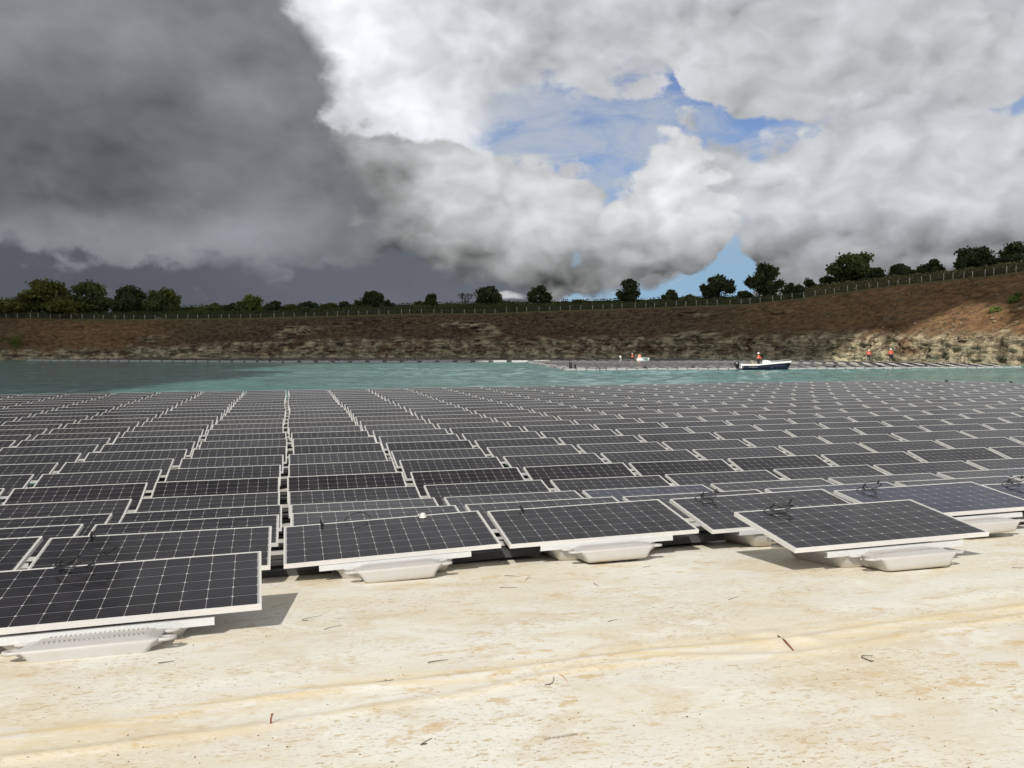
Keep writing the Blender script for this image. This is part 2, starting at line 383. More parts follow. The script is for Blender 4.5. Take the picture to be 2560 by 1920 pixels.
    lb=T.m('ADD',lb,T.m('MULTIPLY',sep,.36)); lb=T.m('MULTIPLY',T.m('MAXIMUM',T.m('ADD',lb,T.m('MULTIPLY',fb,.16)),.08),T.ss(el,3.0,9.0,.5,1.0))
    sh=over(T.m('SUBTRACT',1.0,hm),sh,grey(lb,.25))
    def layer(sh, mask, lum, cool=0.0, hardness=(.38,.52), alpha=1.0, pf=.55):
        a=T.ss(T.m('ADD',mask,T.m('MULTIPLY',puff,pf)),hardness[0],hardness[1],0,alpha); return over(a,sh,grey(T.m('MAXIMUM',lum,.05),cool))
    # grey shelf upper right
    m=blobs(PW,[(1900,80,440,120,1.2),(1620,120,180,80,.9,-12),(1500,80,100,60,.5),(2000,210,190,70,.8),(1760,190,140,60,.6)])
    l=T.m('ADD',T.m('ADD',.54,blobs(PS,[(1520,130,130,70,.10),(1850,40,300,80,.04),(1760,220,240,50,-.07),(2100,260,160,60,.03)])),T.m('MULTIPLY',sep,.30))
    sh=layer(sh,m,l,.15,(.32,.56),1.0,.45)
    # heap on the right, bright top and dark base
    m=blobs(PW,[(1980,440,400,170,1.4),(1590,550,80,85,-1.3),(1740,450,160,120,1.1),(1860,310,90,80,.6),(2060,310,140,90,.7),(1735,520,110,70,.8),(2100,590,340,110,1.4),(1850,620,260,60,1.1)])
    l=T.m('ADD',T.ss(el,4.2,9.6,.22,.58),blobs(PS,[(1860,310,80,70,.10),(2030,380,120,80,.08),(1720,430,90,70,.09),(1780,500,160,60,.05),(1990,300,200,60,-.05)]))
    l=T.m('ADD',l,T.m('MULTIPLY',sep,.36)); sh=layer(sh,m,l,.25,(.28,.60))
    # middle heaps
    m=blobs(PW,[(1450,430,120,120,1.2),(1470,325,66,66,.9),(1520,480,80,90,.9),(1385,540,110,60,1.0),(1605,555,70,75,-1.2),(1330,440,60,60,.5)])
    l=T.m('ADD',T.ss(el,4.6,9.0,.28,.66),blobs(PS,[(1460,300,60,50,.15),(1440,390,80,60,.12),(1540,560,90,50,-.08)]))
    l=T.m('ADD',l,T.m('MULTIPLY',sep,.42)); sh=layer(sh,m,l,.0,(.31,.58))
    m=blobs(PW,[(930,500,330,140,1.4),(1262,540,34,24,-.55),(640,480,200,190,1.2),(905,378,90,60,.7),(1170,430,120,80,.9),(1100,540,200,90,1.2),(1225,470,60,50,.5),(1010,385,80,60,.6),(760,480,240,170,1.2),(1050,600,330,50,.9)])
    l=T.m('ADD',T.ss(el,3.4,9.0,.15,.56),blobs(PS,[(980,410,170,70,.09),(1190,440,90,60,.14),(610,480,260,230,-.30),(880,560,200,60,-.12),(800,420,170,140,-.20),(1180,540,90,40,.10),(930,350,60,30,.10)]))
    l=T.m('ADD',l,T.m('MULTIPLY',sep,.36)); sh=layer(sh,m,l,-.1,(.29,.64))
    # dark shower cloud on the left
    m=blobs(T.vm('ADD',PS,T.vm('SCALE',wsm,.35)),[(60,260,420,420,3.2),(420,90,150,260,1.0),(480,330,190,190,1.5),(400,540,420,150,1.8),(-500,300,700,700,3.0),(620,400,110,110,.5),(650,490,150,130,.95),(490,380,110,80,1.2),(60,60,400,100,1.5)])
    m=T.m('ADD',m,blobs(P,[(230,330,250,260,3.0),(430,380,110,90,2.0)]))
    l=T.m('ADD',.185,blobs(PS,[(60,60,260,110,.07),(330,40,200,80,.05),(500,230,80,65,.12),(620,200,70,200,.035),(250,300,280,110,-.055),(120,430,300,90,-.055),(450,400,140,90,.06),(350,500,330,45,.075),(110,520,200,60,.07),(330,560,130,40,.05),(600,500,150,60,.05),(60,620,500,60,-.055),(420,640,300,50,-.04)]))
    l=T.m('ADD',l,T.m('MULTIPLY',sep,.07)); l=T.m('ADD',l,T.m('MULTIPLY',fb,.06)); sh=layer(sh,m,l,.7,(.28,.95),1.0,.18)
    # slate rain band low over the horizon
    m=blobs(T.vm('ADD',PS,T.vm('SCALE',wsm,.5)),[(400,650,520,110,2.0),(850,650,330,80,1.5),(-300,650,600,110,2.0),(1150,650,180,40,.5)])
    l=T.m('ADD',T.ss(az,-26.0,-6.0,.105,.145),T.m('MULTIPLY',fb,.04)); sh=layer(sh,m,l,1.9,(.30,1.05),.95,.0)
    m=blobs(PW,[(1110,634,48,14,.9),(1290,655,50,12,.5)]); sh=layer(sh,m,T.m('ADD',.50,T.m('MULTIPLY',sep,.3)),0,(.30,.80))
    # the shower cloud carries on overhead; towards the sun the sky stays bright
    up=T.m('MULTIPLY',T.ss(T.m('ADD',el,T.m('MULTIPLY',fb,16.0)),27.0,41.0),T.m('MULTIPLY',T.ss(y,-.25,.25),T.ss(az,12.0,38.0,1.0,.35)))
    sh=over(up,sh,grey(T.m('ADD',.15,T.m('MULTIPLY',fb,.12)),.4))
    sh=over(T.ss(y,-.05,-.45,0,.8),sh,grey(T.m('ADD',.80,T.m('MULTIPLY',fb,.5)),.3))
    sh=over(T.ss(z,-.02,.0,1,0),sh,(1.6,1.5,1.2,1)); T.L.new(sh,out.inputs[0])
    w.cycles.sampling_method='NONE'
SKYV=1.25
build_world()
sun=bpy.data.lights.new('sun','SUN'); sun.energy=4.3; sun.angle=R(.5); sun.color=(1,.95,.87)
so=bpy.data.objects.new('sun',sun); COL.objects.link(so)
SD=Vector((math.sin(SUN_AZ)*math.cos(SUN_EL),math.cos(SUN_AZ)*math.cos(SUN_EL),math.sin(SUN_EL)))
so.rotation_euler=SD.to_track_quat('Z','Y').to_euler(); so.location=SD*50
cam=bpy.data.cameras.new('camera'); cam.sensor_width=36; cam.lens=36*FPX/2560; cam.clip_end=6000; cam.clip_start=.05
co=bpy.data.objects.new('camera',cam); COL.objects.link(co); scene.camera=co
co.matrix_world=Matrix.Translation((0,0,ZC))@Matrix.Rotation(R(90)-PITCH,4,'X')@Matrix.Rotation(ROLL,4,'Z')
scene.view_settings.view_transform='Standard'; scene.view_settings.look='None'
scene.cycles.max_bounces=5; scene.cycles.diffuse_bounces=3; scene.cycles.glossy_bounces=3
scene.view_settings.exposure=0; scene.view_settings.gamma=1

# ------------------------------------------------------------------ array frame
AZ=R(-14.912); RD=Vector((math.cos(AZ),-math.sin(AZ),0)); CD=Vector((math.sin(AZ),math.cos(AZ),0)); YAW=-AZ
ORG=Vector((-3.80,14.242,0)); CP,RP,W,L,HP=2.0845,1.5425,1.96,.992,.45
SLOPE=.1195
def ramp_z(x,y):
    s=x*CD.x+y*CD.y
    z=.45-SLOPE*(s-8.57)
    if s<4.8: z=.45-SLOPE*(4.8-8.57)+(4.8-s)*.085+.0175*(1-math.exp(-(4.8-s)*2))*0
    return z
def on_ramp(u,v):
    d=ray(u,v); t=1.0
    lo,hi=.5,40
    for _ in range(50):
        t=(lo+hi)/2
        if ZC+d.z*t>ramp_z(d.x*t,d.y*t): lo=t
        else: hi=t
    return Vector((d.x*t,d.y*t,ramp_z(d.x*t,d.y*t)))

# ------------------------------------------------------------------ ramp
RIDGE=[on_ramp(u,v) for u,v in [(-500,1920),(0,1851),(300,1806),(580,1759),(810,1724),(1157,1690),(1446,1650),(1700,1622),(1967,1600),(2250,1556),(2560,1514),(3000,1440)]]
RX=[p.x for p in RIDGE]; RY=[p.y for p in RIDGE]
RIDGE2=[on_ramp(u,v) for u,v in [(-500,1975),(0,1900),(300,1864),(679,1812),(900,1775),(1157,1735),(1446,1672),(1700,1640),(1990,1640),(2250,1590),(2560,1540),(3000,1470)]]
R2Y=[p.y for p in RIDGE2]; R2X=[p.x for p in RIDGE2]
def build_ramp():
    xs=list(np.arange(-5,6.3,.032)); step=.05; x=xs[-1]
    while x<130: step*=1.16; x+=step; xs.append(x)
    step=.05; x=xs[0]
    while x>-130: step*=1.16; x-=step; xs.insert(0,x)
    ys=list(np.arange(2.0,6.6,.026)); step=.03; y=ys[-1]
    while y<60: step*=1.12; y+=step; ys.append(y)
    step=.05; y=ys[0]
    while y>-60: step*=1.25; y-=step; ys.insert(0,y)
    xs=np.array(xs); ys=np.array(ys); nx,ny=len(xs),len(ys)
    V=np.zeros((ny,nx,3)); RG=np.zeros((ny,nx))
    r1=np.interp(xs,RX,RY); r2=np.interp(xs,R2X,R2Y)
    for j,y in enumerate(ys):
        for i,x in enumerate(xs):
            z=ramp_z(x,y); h=0; g=0
            if -6<x<9 and 1.8<y<8:
                d=y-r1[i]+.02*noise.noise(Vector((x*2,3,0)))
                amp=.015*(.65+.6*noise.noise(Vector((x*.9,0,5))))
                h+=amp*(math.exp(-(d/.035)**2) if d>0 else math.exp(-(d/.08)**2))
                e=y-r2[i]+.02*noise.noise(Vector((x*2.3,8,0)))
                h+=.018*(.5+.9*noise.noise(Vector((x*.7,2,9))))*math.exp(-(e/.05)**2)
                g=math.exp(-(d/.16)**2)*.9+math.exp(-(e/.09)**2)*.5
                # creases running into the fold
                h+=.004*math.exp(-(d/.45)**2)*noise.noise(Vector((x*1.6,(y-r1[i])*9,1)))
                h+=.004*noise.noise(Vector((x*1.3,y*2.6,4)))
                px,py=x-P_T.x,y-P_T.y; rr=math.hypot(px,py)
                if rr<.8: h+=.018*math.exp(-((rr-.10)/.10)**2)*(.5+.5*math.cos(math.atan2(py,px)*3+1))
            V[j,i]=(x,y,z+h); RG[j,i]=min(1,g)
    q=[(j*nx+i,j*nx+i+1,(j+1)*nx+i+1,(j+1)*nx+i) for j in range(ny-1) for i in range(nx-1)]
    me=np_mesh('ramp',V.reshape(-1,3),q)
    a=me.attributes.new('ridge','FLOAT','POINT'); a.data.foreach_set('value',RG.ravel().astype(np.float32))
    tag(link('ramp',me,LINER,None,True),'cream stained liner sheet covering the sloping launch ramp','ramp',kind='structure')
P_T=on_ramp(1960,1600)
build_ramp()

# water sheet
def build_water():
    xs=[-700,-400,-240]+list(np.arange(-150,95,.62))+[140,300,700]; ys=[3,14,30]+list(np.arange(38,232,.55))+[260,330,520]
    nx,ny=len(xs),len(ys); V=np.zeros((ny,nx,3))
    for j,y in enumerate(ys):
        for i,x in enumerate(xs):
            z=0
            if -150<x<94 and 38<y<231:
                g=.35+.65*min(1,max(0,(x+38)/30)); g*=.75+.6*noise.noise(Vector((x*.03,y*.05,9)))
                q=Vector((x+.25*y,y*1.5,0))
                z=g*(.12*noise.noise(q*.42)+.085*noise.noise(q*.95+Vector((7,0,0))))
            V[j,i]=(x,y,z)
    q=[(j*nx+i,j*nx+i+1,(j+1)*nx+i+1,(j+1)*nx+i) for j in range(ny-1) for i in range(nx-1)]
    tag(link('water',np_mesh('water',V.reshape(-1,3),q),WATER,None,True),'turquoise rippled quarry lake water','water',kind='structure')
build_water()

# ------------------------------------------------------------------ quarry bank
SHORE=[(-235,-40),(-245,40),(-235,120),(-195,185),(-128,213),(-60,217),(0,203),(32,187),(54,162),(63,137),(67,114),(74,90),(90,60),(118,22),(140,-30)]
def resample(pts, n):
    # Catmull-Rom through the points then arc-length samples
    P=[Vector(p).to_2d() if len(p)==2 else Vector(p) for p in pts]; out=[]
    for i in range(len(P)-1):
        a,b,c,d=P[max(i-1,0)],P[i],P[i+1],P[min(i+2,len(P)-1)]
        for k in range(60):
            t=k/60; out.append(.5*((2*b)+(c-a)*t+(2*a-5*b+4*c-d)*t*t+(3*b-a-3*c+d)*t**3))
    out.append(P[-1]); return np.array([(p.x,p.y) for p in out])
SH=resample(SHORE,0); seg=np.hypot(*np.diff(SH,axis=0).T); SA=np.concatenate([[0],np.cumsum(seg)])
i0=int(np.argmin(np.abs(SH[:,0])+ (SH[:,1]<100)*1e3)); SA-=SA[i0]     # arc length 0 straight ahead
VT=[(-900,800),(0,796),(300,800),(600,797),(1000,786.5),(1200,785),(1500,775),(1700,767),(1860,762),(2000,746),(2170,722),(2320,705),(2450,693),(2560,678),(3000,640)]
VR=[(0,884),(150,882),(300,876),(450,868),(600,860),(800,853.6),(1000,853),(1200,858),(1400,851),(1600,850),(1860,848),(2200,846),(2560,849)]
def hz(u): return 873.8+(864.2-873.8)*u/2560
def shore_at(s):
    x=np.interp(s,SA,SH[:,0]); y=np.interp(s,SA,SH[:,1])
    x2=np.interp(s+2,SA,SH[:,0])-np.interp(s-2,SA,SH[:,0]); y2=np.interp(s+2,SA,SH[:,1])-np.interp(s-2,SA,SH[:,1])
    l=math.hypot(x2,y2) or 1; return x,y,-y2/l,x2/l        # outward normal (left of travel = away from the lake)
def bank_info(s):
    x,y,nx,ny=shore_at(s)
    if y>30: u=upx(x,y)
    else: u=-2000 if x<0 else 4500
    uc=min(max(u,-300),2800)
    rt=ZC+(hz(uc)-np.interp(uc,*zip(*VR)))/FPX*max(y,60)
    wd=10+np.interp(s,[0,60,110],[0,5,9])
    tx,ty=x+nx*wd,y+ny*wd; ut=upx(tx,ty) if ty>40 else (-2000 if x<0 else 4500)
    utc=min(max(ut,-300),2800)
    tz=ZC+(hz(utc)-np.interp(utc,*zip(*VT)))/FPX*max(ty,70)
    return x,y,nx,ny,max(rt,.9),wd,min(tz,17.5)
def plateau(o,tz,s):
    # ground height o metres behind the lip
    return tz+.25*min(o,2)/2+o*.012+ .25*noise.noise(Vector((s*.05,o*.05,0)))*min(1,o/4)
def build_bank():
    s=-235.0; Sx=[]
    vis0,vis1=-175,130
    while s<SA[-1]-3:
        Sx.append(s); s+= .42 if vis0<s<vis1 else 3.0
    prof=[]   # (zone, t)
    for t in np.linspace(0,1,26): prof.append(('r',t))
    for t in np.linspace(0,1,46)[1:]: prof.append(('s',t))
    for o in (.5,1.2,2,3,4.5,7,11,18,30,60,120,300,900): prof.append(('p',o))
    n=len(Sx); m=len(prof); V=np.zeros((n,m,3)); UV=np.zeros((n,m,2)); RK=np.zeros((n,m)); GR=np.zeros((n,m))
    for i,s in enumerate(Sx):
        x,y,nx,ny,rt,wd,tz=bank_info(s)
        rt*=1+.10*noise.noise(Vector((s*.12,0,0)))+.05*noise.noise(Vector((s*.5,3,0)))
        for j,(zn,t) in enumerate(prof):
            if zn=='r':
                z=-.8+(rt+.8)*t; o=.8*t
                bz=math.floor(z*1.7+.9*noise.noise(Vector((s*.08,0,2)))); bs=math.floor(s*.62+bz*.37)
                h=noise.cell(Vector((bs*1.7+.5,bz*3.1+.5,.5)))
                o+=.34*h+.25*noise.noise(Vector((s*.25,z*.4,7)))+.9*noise.noise(Vector((s*.07,0,17)))
                rk=1
            elif zn=='s':
                e=t**.92; z=rt+(tz-rt)*e; o=.8+(wd-.8)*t
                A=min(1,t*6)*min(1,(1-t)*5+.12)
                f=noise.fractal(Vector((s*.13,z*.35,3)),.8,2.1,5)
                z+=.45*A*f+.22*A*noise.noise(Vector((s*.55,z*1.3,31))); o+=1.1*A*noise.fractal(Vector((s*.10,z*.22,9)),.9,2.0,5)
                # outcropping ledges
                lg=noise.noise(Vector((s*.06,z*.30,21)))
                if lg>.05 and t<.85: o-=2.0*(lg-.05)*(.7+noise.cell(Vector((s*.5,z*2.2,1)))); 
                rk=max(0,min(1,1-t*9+1.2*noise.noise(Vector((s*.35,z,5))))); rk=max(rk,min(1,max(0,(lg-.22)*5))*(.8 if t<.75 else 0))
            else:
                o=wd+t; z=plateau(t,tz,s); rk=0
            V[i,j]=(x+nx*o,y+ny*o,z)
            UV[i,j]=(s,z if zn!='p' else z+t*.7); RK[i,j]=rk
            GR[i,j]=1 if zn=='p' else max(0,min(1,(t-.93)*14+.5*noise.noise(Vector((s*.5,z,2))))) if zn=='s' else 0
    q=[(i*m+j,(i+1)*m+j,(i+1)*m+j+1,i*m+j+1) for i in range(n-1) for j in range(m-1)]
    global BV; BV=(Sx,prof,V)
    me=np_mesh('hillside',V.reshape(-1,3),q)
    uvl=me.uv_layers.new(name='UVMap'); li=np.array(q).ravel()
    uvl.data.foreach_set('uv',UV.reshape(-1,2)[li].astype(np.float32).ravel())
    for nm,A in (('rock',RK),('grass',GR)):
        a=me.attributes.new(nm,'FLOAT','POINT'); a.data.foreach_set('value',A.ravel().astype(np.float32))
    tag(link('hillside',me,BANK,None,True),'brown earth quarry bank over pale bedded rock face','hillside',kind='structure')
build_bank()
# lookup: position behind the lip for a picture column
_S=np.arange(-200,150,.5); _I=[bank_info(s) for s in _S]
def behind(u,off):
    xs=[]; 
    for (x,y,nx,ny,rt,wd,tz) in _I:
        X,Y=x+nx*(wd+off),y+ny*(wd+off); xs.append(upx(X,Y))
    xs=np.maximum.accumulate(np.array(xs)); s=float(np.interp(u,xs,_S))
    x,y,nx,ny,rt,wd,tz=bank_info(s)
    return Vector((x+nx*(wd+off),y+ny*(wd+off),plateau(off,tz,s))),s
def z_at(u,v,y): d=ray(u,v); return ZC+d.z*y/d.y

# ------------------------------------------------------------------ fence
def build_fence():
    root=empty('wire_fence',behind(1200,.6)[0]); tag(root,'long wire fence on pale wooden posts along the quarry lip','fence')
    us=list(np.linspace(-30,2590,100)); pts=[]
    for k,u in enumerate(us):
        u+=random.uniform(-4,4); p,_=behind(u,.6+random.uniform(-.1,.1)); h=1.25+random.uniform(-.12,.12)
        if u>2000: h*=.92
        mb=MB(); lean=Vector((random.uniform(-.05,.05),random.uniform(-.05,.05),0))
        w=.13 if k%3 else .16
        mb.tube([Vector((0,0,-.3)),lean*.5+Vector((0,0,h*.5)),lean+Vector((0,0,h))],[w/2,w/2*.96,w/2*.9],6)
        o=mb.build('post',POST,root,True); o.location=p-root.location; pts.append((p,h,lean))
    mb=MB()
    for (p,h,l),(q,h2,l2) in zip(pts[:-1],pts[1:]):
        for f in (.35,.65,.95): mb.bar(p+l*f+Vector((0,0,h*f))-root.location,q+l2*f+Vector((0,0,h2*f))-root.location,.022)
    mb.build('wire',WIRE,root)
    # pair of fallen rails seen as a low peak left of centre
    a,_=behind(391,.2); b,_=behind(401,.2); c,_=behind(410,.2)
    mb=MB(); mb.bar(a-a,b-a+Vector((0,0,.55)),.09); mb.bar(b-a+Vector((0,0,.55)),c-a,.09)
    o=mb.build('fallen_rail',POST); o.location=a; tag(o,'two pale rails leaning into a low peak below the fence','rail')
build_fence()

# ------------------------------------------------------------------ foliage
def leaf_mesh(name, C, size, tint):
    n=len(C); nr=rng.normal(size=(n,3)); nr/=np.linalg.norm(nr,axis=1)[:,None]
    a=np.cross(nr,rng.normal(size=(n,3))); a/=np.linalg.norm(a,axis=1)[:,None]; b=np.cross(nr,a)
    s=(size*rng.uniform(.55,1.2,n))[:,None]; a=a*s; b=b*s*.6
    V=np.stack([C-a-b*.3,C-a*.1-b,C+a+b*.2,C+b],1).reshape(-1,3)
    q=np.arange(n*4).reshape(-1,4); me=np_mesh(name,V,q)
    t=me.attributes.new('tint','FLOAT','POINT'); t.data.foreach_set('value',np.repeat(tint,4).astype(np.float32)); return me
def branches(mb, base, tip_pts, r0):
    for t in tip_pts:
        t=Vector(t); mid=base.lerp(t,.5)+Vector((random.uniform(-.2,.2),random.uniform(-.2,.2),.1))*(t-base).length*.35
        mb.tube([base,mid,t],[r0,r0*.6,r0*.2],5)
def tree(u, vtop, wpx, leaf, label, off=6, base_lift=0.0, n=2600, flat=1.0, bare=False, trunk=.28, seed=0, name='tree', cat='tree', dens=1.0, k=1.1573):
    random.seed(seed+int(u)); global rng; rng=np.random.default_rng(seed+int(u))
    u*=k; vtop*=k; wpx*=k
    p,s=behind(u,off); H=z_at(u,vtop,p.y)-p.z+.15; wm=wpx*p.y/FPX/2
    root=empty(name,p); tag(root,label,cat)
    cb=H*trunk; ch=H-cb; cz=cb+ch*.5
    mb=MB(); top=Vector((random.uniform(-.2,.2),random.uniform(-.2,.2),cz))
    r=max(.09,H*.035)
    mb.tube([Vector((0,0,-.4)),Vector((random.uniform(-.1,.1),0,cb*.6)),top,top+Vector((0,0,ch*.25))],[r*1.3,r,r*.6,r*.2],7)
    if bare:
        def br(p,d,l,r,dep):
            q=p+d*l; mb.tube([p,p.lerp(q,.5)+Vector((random.uniform(-.1,.1),random.uniform(-.1,.1),0))*l,q],[r,r*.8,r*.6],4)
            if dep==0: return
            for _ in range(3):
                dd=(d+Vector((random.uniform(-.7,.7),random.uniform(-.7,.7),random.uniform(-.1,.5)))).normalized(); br(q,dd,l*.68,r*.6,dep-1)
        for a in range(5):
            d=Vector((math.cos(a*1.3)*.5,math.sin(a*1.3)*.5,1)).normalized(); br(Vector((0,0,H*.25)),d,H*.28,r*.5,4)
        mb.build('trunk',BARK,root,True); return root
    K=int(13+wm*3); cen=[]
    for _ in range(K):
        th=random.uniform(0,2*math.pi); f=random.uniform(-.85,1); rr=math.sqrt(max(0,1-f*f))*random.uniform(.35,.95)
        rr*= (1.0 if f>-.3 else .85)
        cen.append((wm*rr*math.cos(th),wm*rr*math.sin(th),cz+ch*.5*f*.78*flat, random.uniform(.17,.36)))
    cen+= [(0,0,cz,.5),(0,0,cz+ch*.30,.3),(wm*.72,0,cz-ch*.05,.25),(-wm*.72,0,cz-ch*.05,.25),(0,0,cb+ch*.85,.18)]
    branches(mb,Vector((0,0,cb*.8)),[c[:3] for c in cen[:14]],r*.45)
    mb.build('trunk',BARK,root,True)
    C=[]; Tt=[]; n=int(n*1.5*dens)
    for (x,y,z,rs) in cen:
        m=int(n/len(cen)*(.6+rs*1.8)); g=rng.normal(size=(m,3)); g/=np.linalg.norm(g,axis=1)[:,None]
        rad=np.where(rng.uniform(size=m)<.15,rng.uniform(1.0,1.45,m),rng.uniform(.4,1.05,m))[:,None]*rs
        C.append(np.array([x,y,z])+g*rad*np.array([wm,wm,ch*.5])); Tt.append(np.clip(rng.normal(random.uniform(.2,.8),.18,m),0,1))
    me=leaf_mesh('crown',np.concatenate(C),.22+.04*wm,np.concatenate(Tt)); link('crown',me,LEAF[leaf],root)
    return root
def hedge(u0,u1,prof,off,depth,leaf,label,name='hedge',dens=1.0,hscale=1.0):
    global rng; rng=np.random.default_rng(int(abs(u0))+3)
    p0,_=behind((u0+u1)/2,off); root=empty(name,p0); tag(root,label,name.replace('_',' '))
    us=np.arange(u0,u1,3.0); rows=[]; C=[]; T_=[]
    for u in us:
        p,s=behind(u,off); q,_=behind(u,off+depth); v=np.interp(u/1.1573,*zip(*prof))*1.1573
        top=max(z_at(u,v,p.y)+.25,p.z+.4)+.28*noise.noise(Vector((s*.45,0,3)))+.22*noise.noise(Vector((s*1.4,0,6)))
        rows.append((p,q,top))
    for (p,q,t),(p2,q2,t2) in zip(rows[:-1],rows[1:]):
        m=int(max(6,(p2-p).length*(t-p.z)*13*dens)); a=rng.uniform(0,1,m); 
        for k in range(m):
            e=p.lerp(p2,a[k]); w=q.lerp(q2,a[k]); tt=t+(t2-t)*a[k]
            edge=rng.uniform(); 
            if edge<.62: f=abs(rng.normal(0,.05)); h=rng.uniform(.02,1)
            else: f=rng.uniform(0,.7); h=1-abs(rng.normal(0,.06))
            h*=1-.25*(f<.12)*(h>.8)
            pp=e.lerp(w,f-.05+.10*noise.noise(Vector((e.x*.5,e.y*.5,h*2)))); C.append((pp.x-p0.x,pp.y-p0.y,e.z+(tt-e.z)*h-p0.z)); T_.append(.5+.5*noise.noise(Vector((e.x*.35,h*1.5,1)))+rng.normal(0,.12))
    link('foliage',leaf_mesh('foliage',np.array(C),.26,np.clip(np.array(T_),0,1)),LEAF[leaf],root)
    mb=MB(); rings=[]
    for (p,q,t) in rows:
        a=p.lerp(q,.1)-p0; b=p.lerp(q,.9)-p0; h=(t-p.z)*.86
        rings.append([a+Vector((0,0,-.3)),b+Vector((0,0,-.3)),b+Vector((0,0,h)),a+Vector((0,0,h))])
    mb.loft(rings); mb.build('inner_growth',LEAF[leaf],root)
hedge(-60,1085,[(-60,672),(200,676),(400,672),(600,670),(800,664),(930,660)],3.0,2.6,'hedge','low dark bramble hedge behind the fence, left half of the bank')
hedge(430,1990,[(370,661),(600,660),(800,658),(930,655),(1100,651),(1250,649),(1400,645),(1560,641),(1720,636)],7.5,2.0,'mid','uneven belt of wild bushes rising behind the two hedges','bush_belt',dens=.8)
hedge(1085,2010,[(930,660),(1100,657),(1250,657),(1400,650),(1560,645),(1700,640),(1740,634)],3.0,2.6,'hedge','dark trimmed hedge behind the fence below the lone round trees')
hedge(2010,2600,[(1736,622),(1800,612),(1900,600),(2000,590),(2100,578),(2250,560)],2.2,5,'grass','strip of long dry grass behind the rising fence, right','grass_strip',dens=.8)
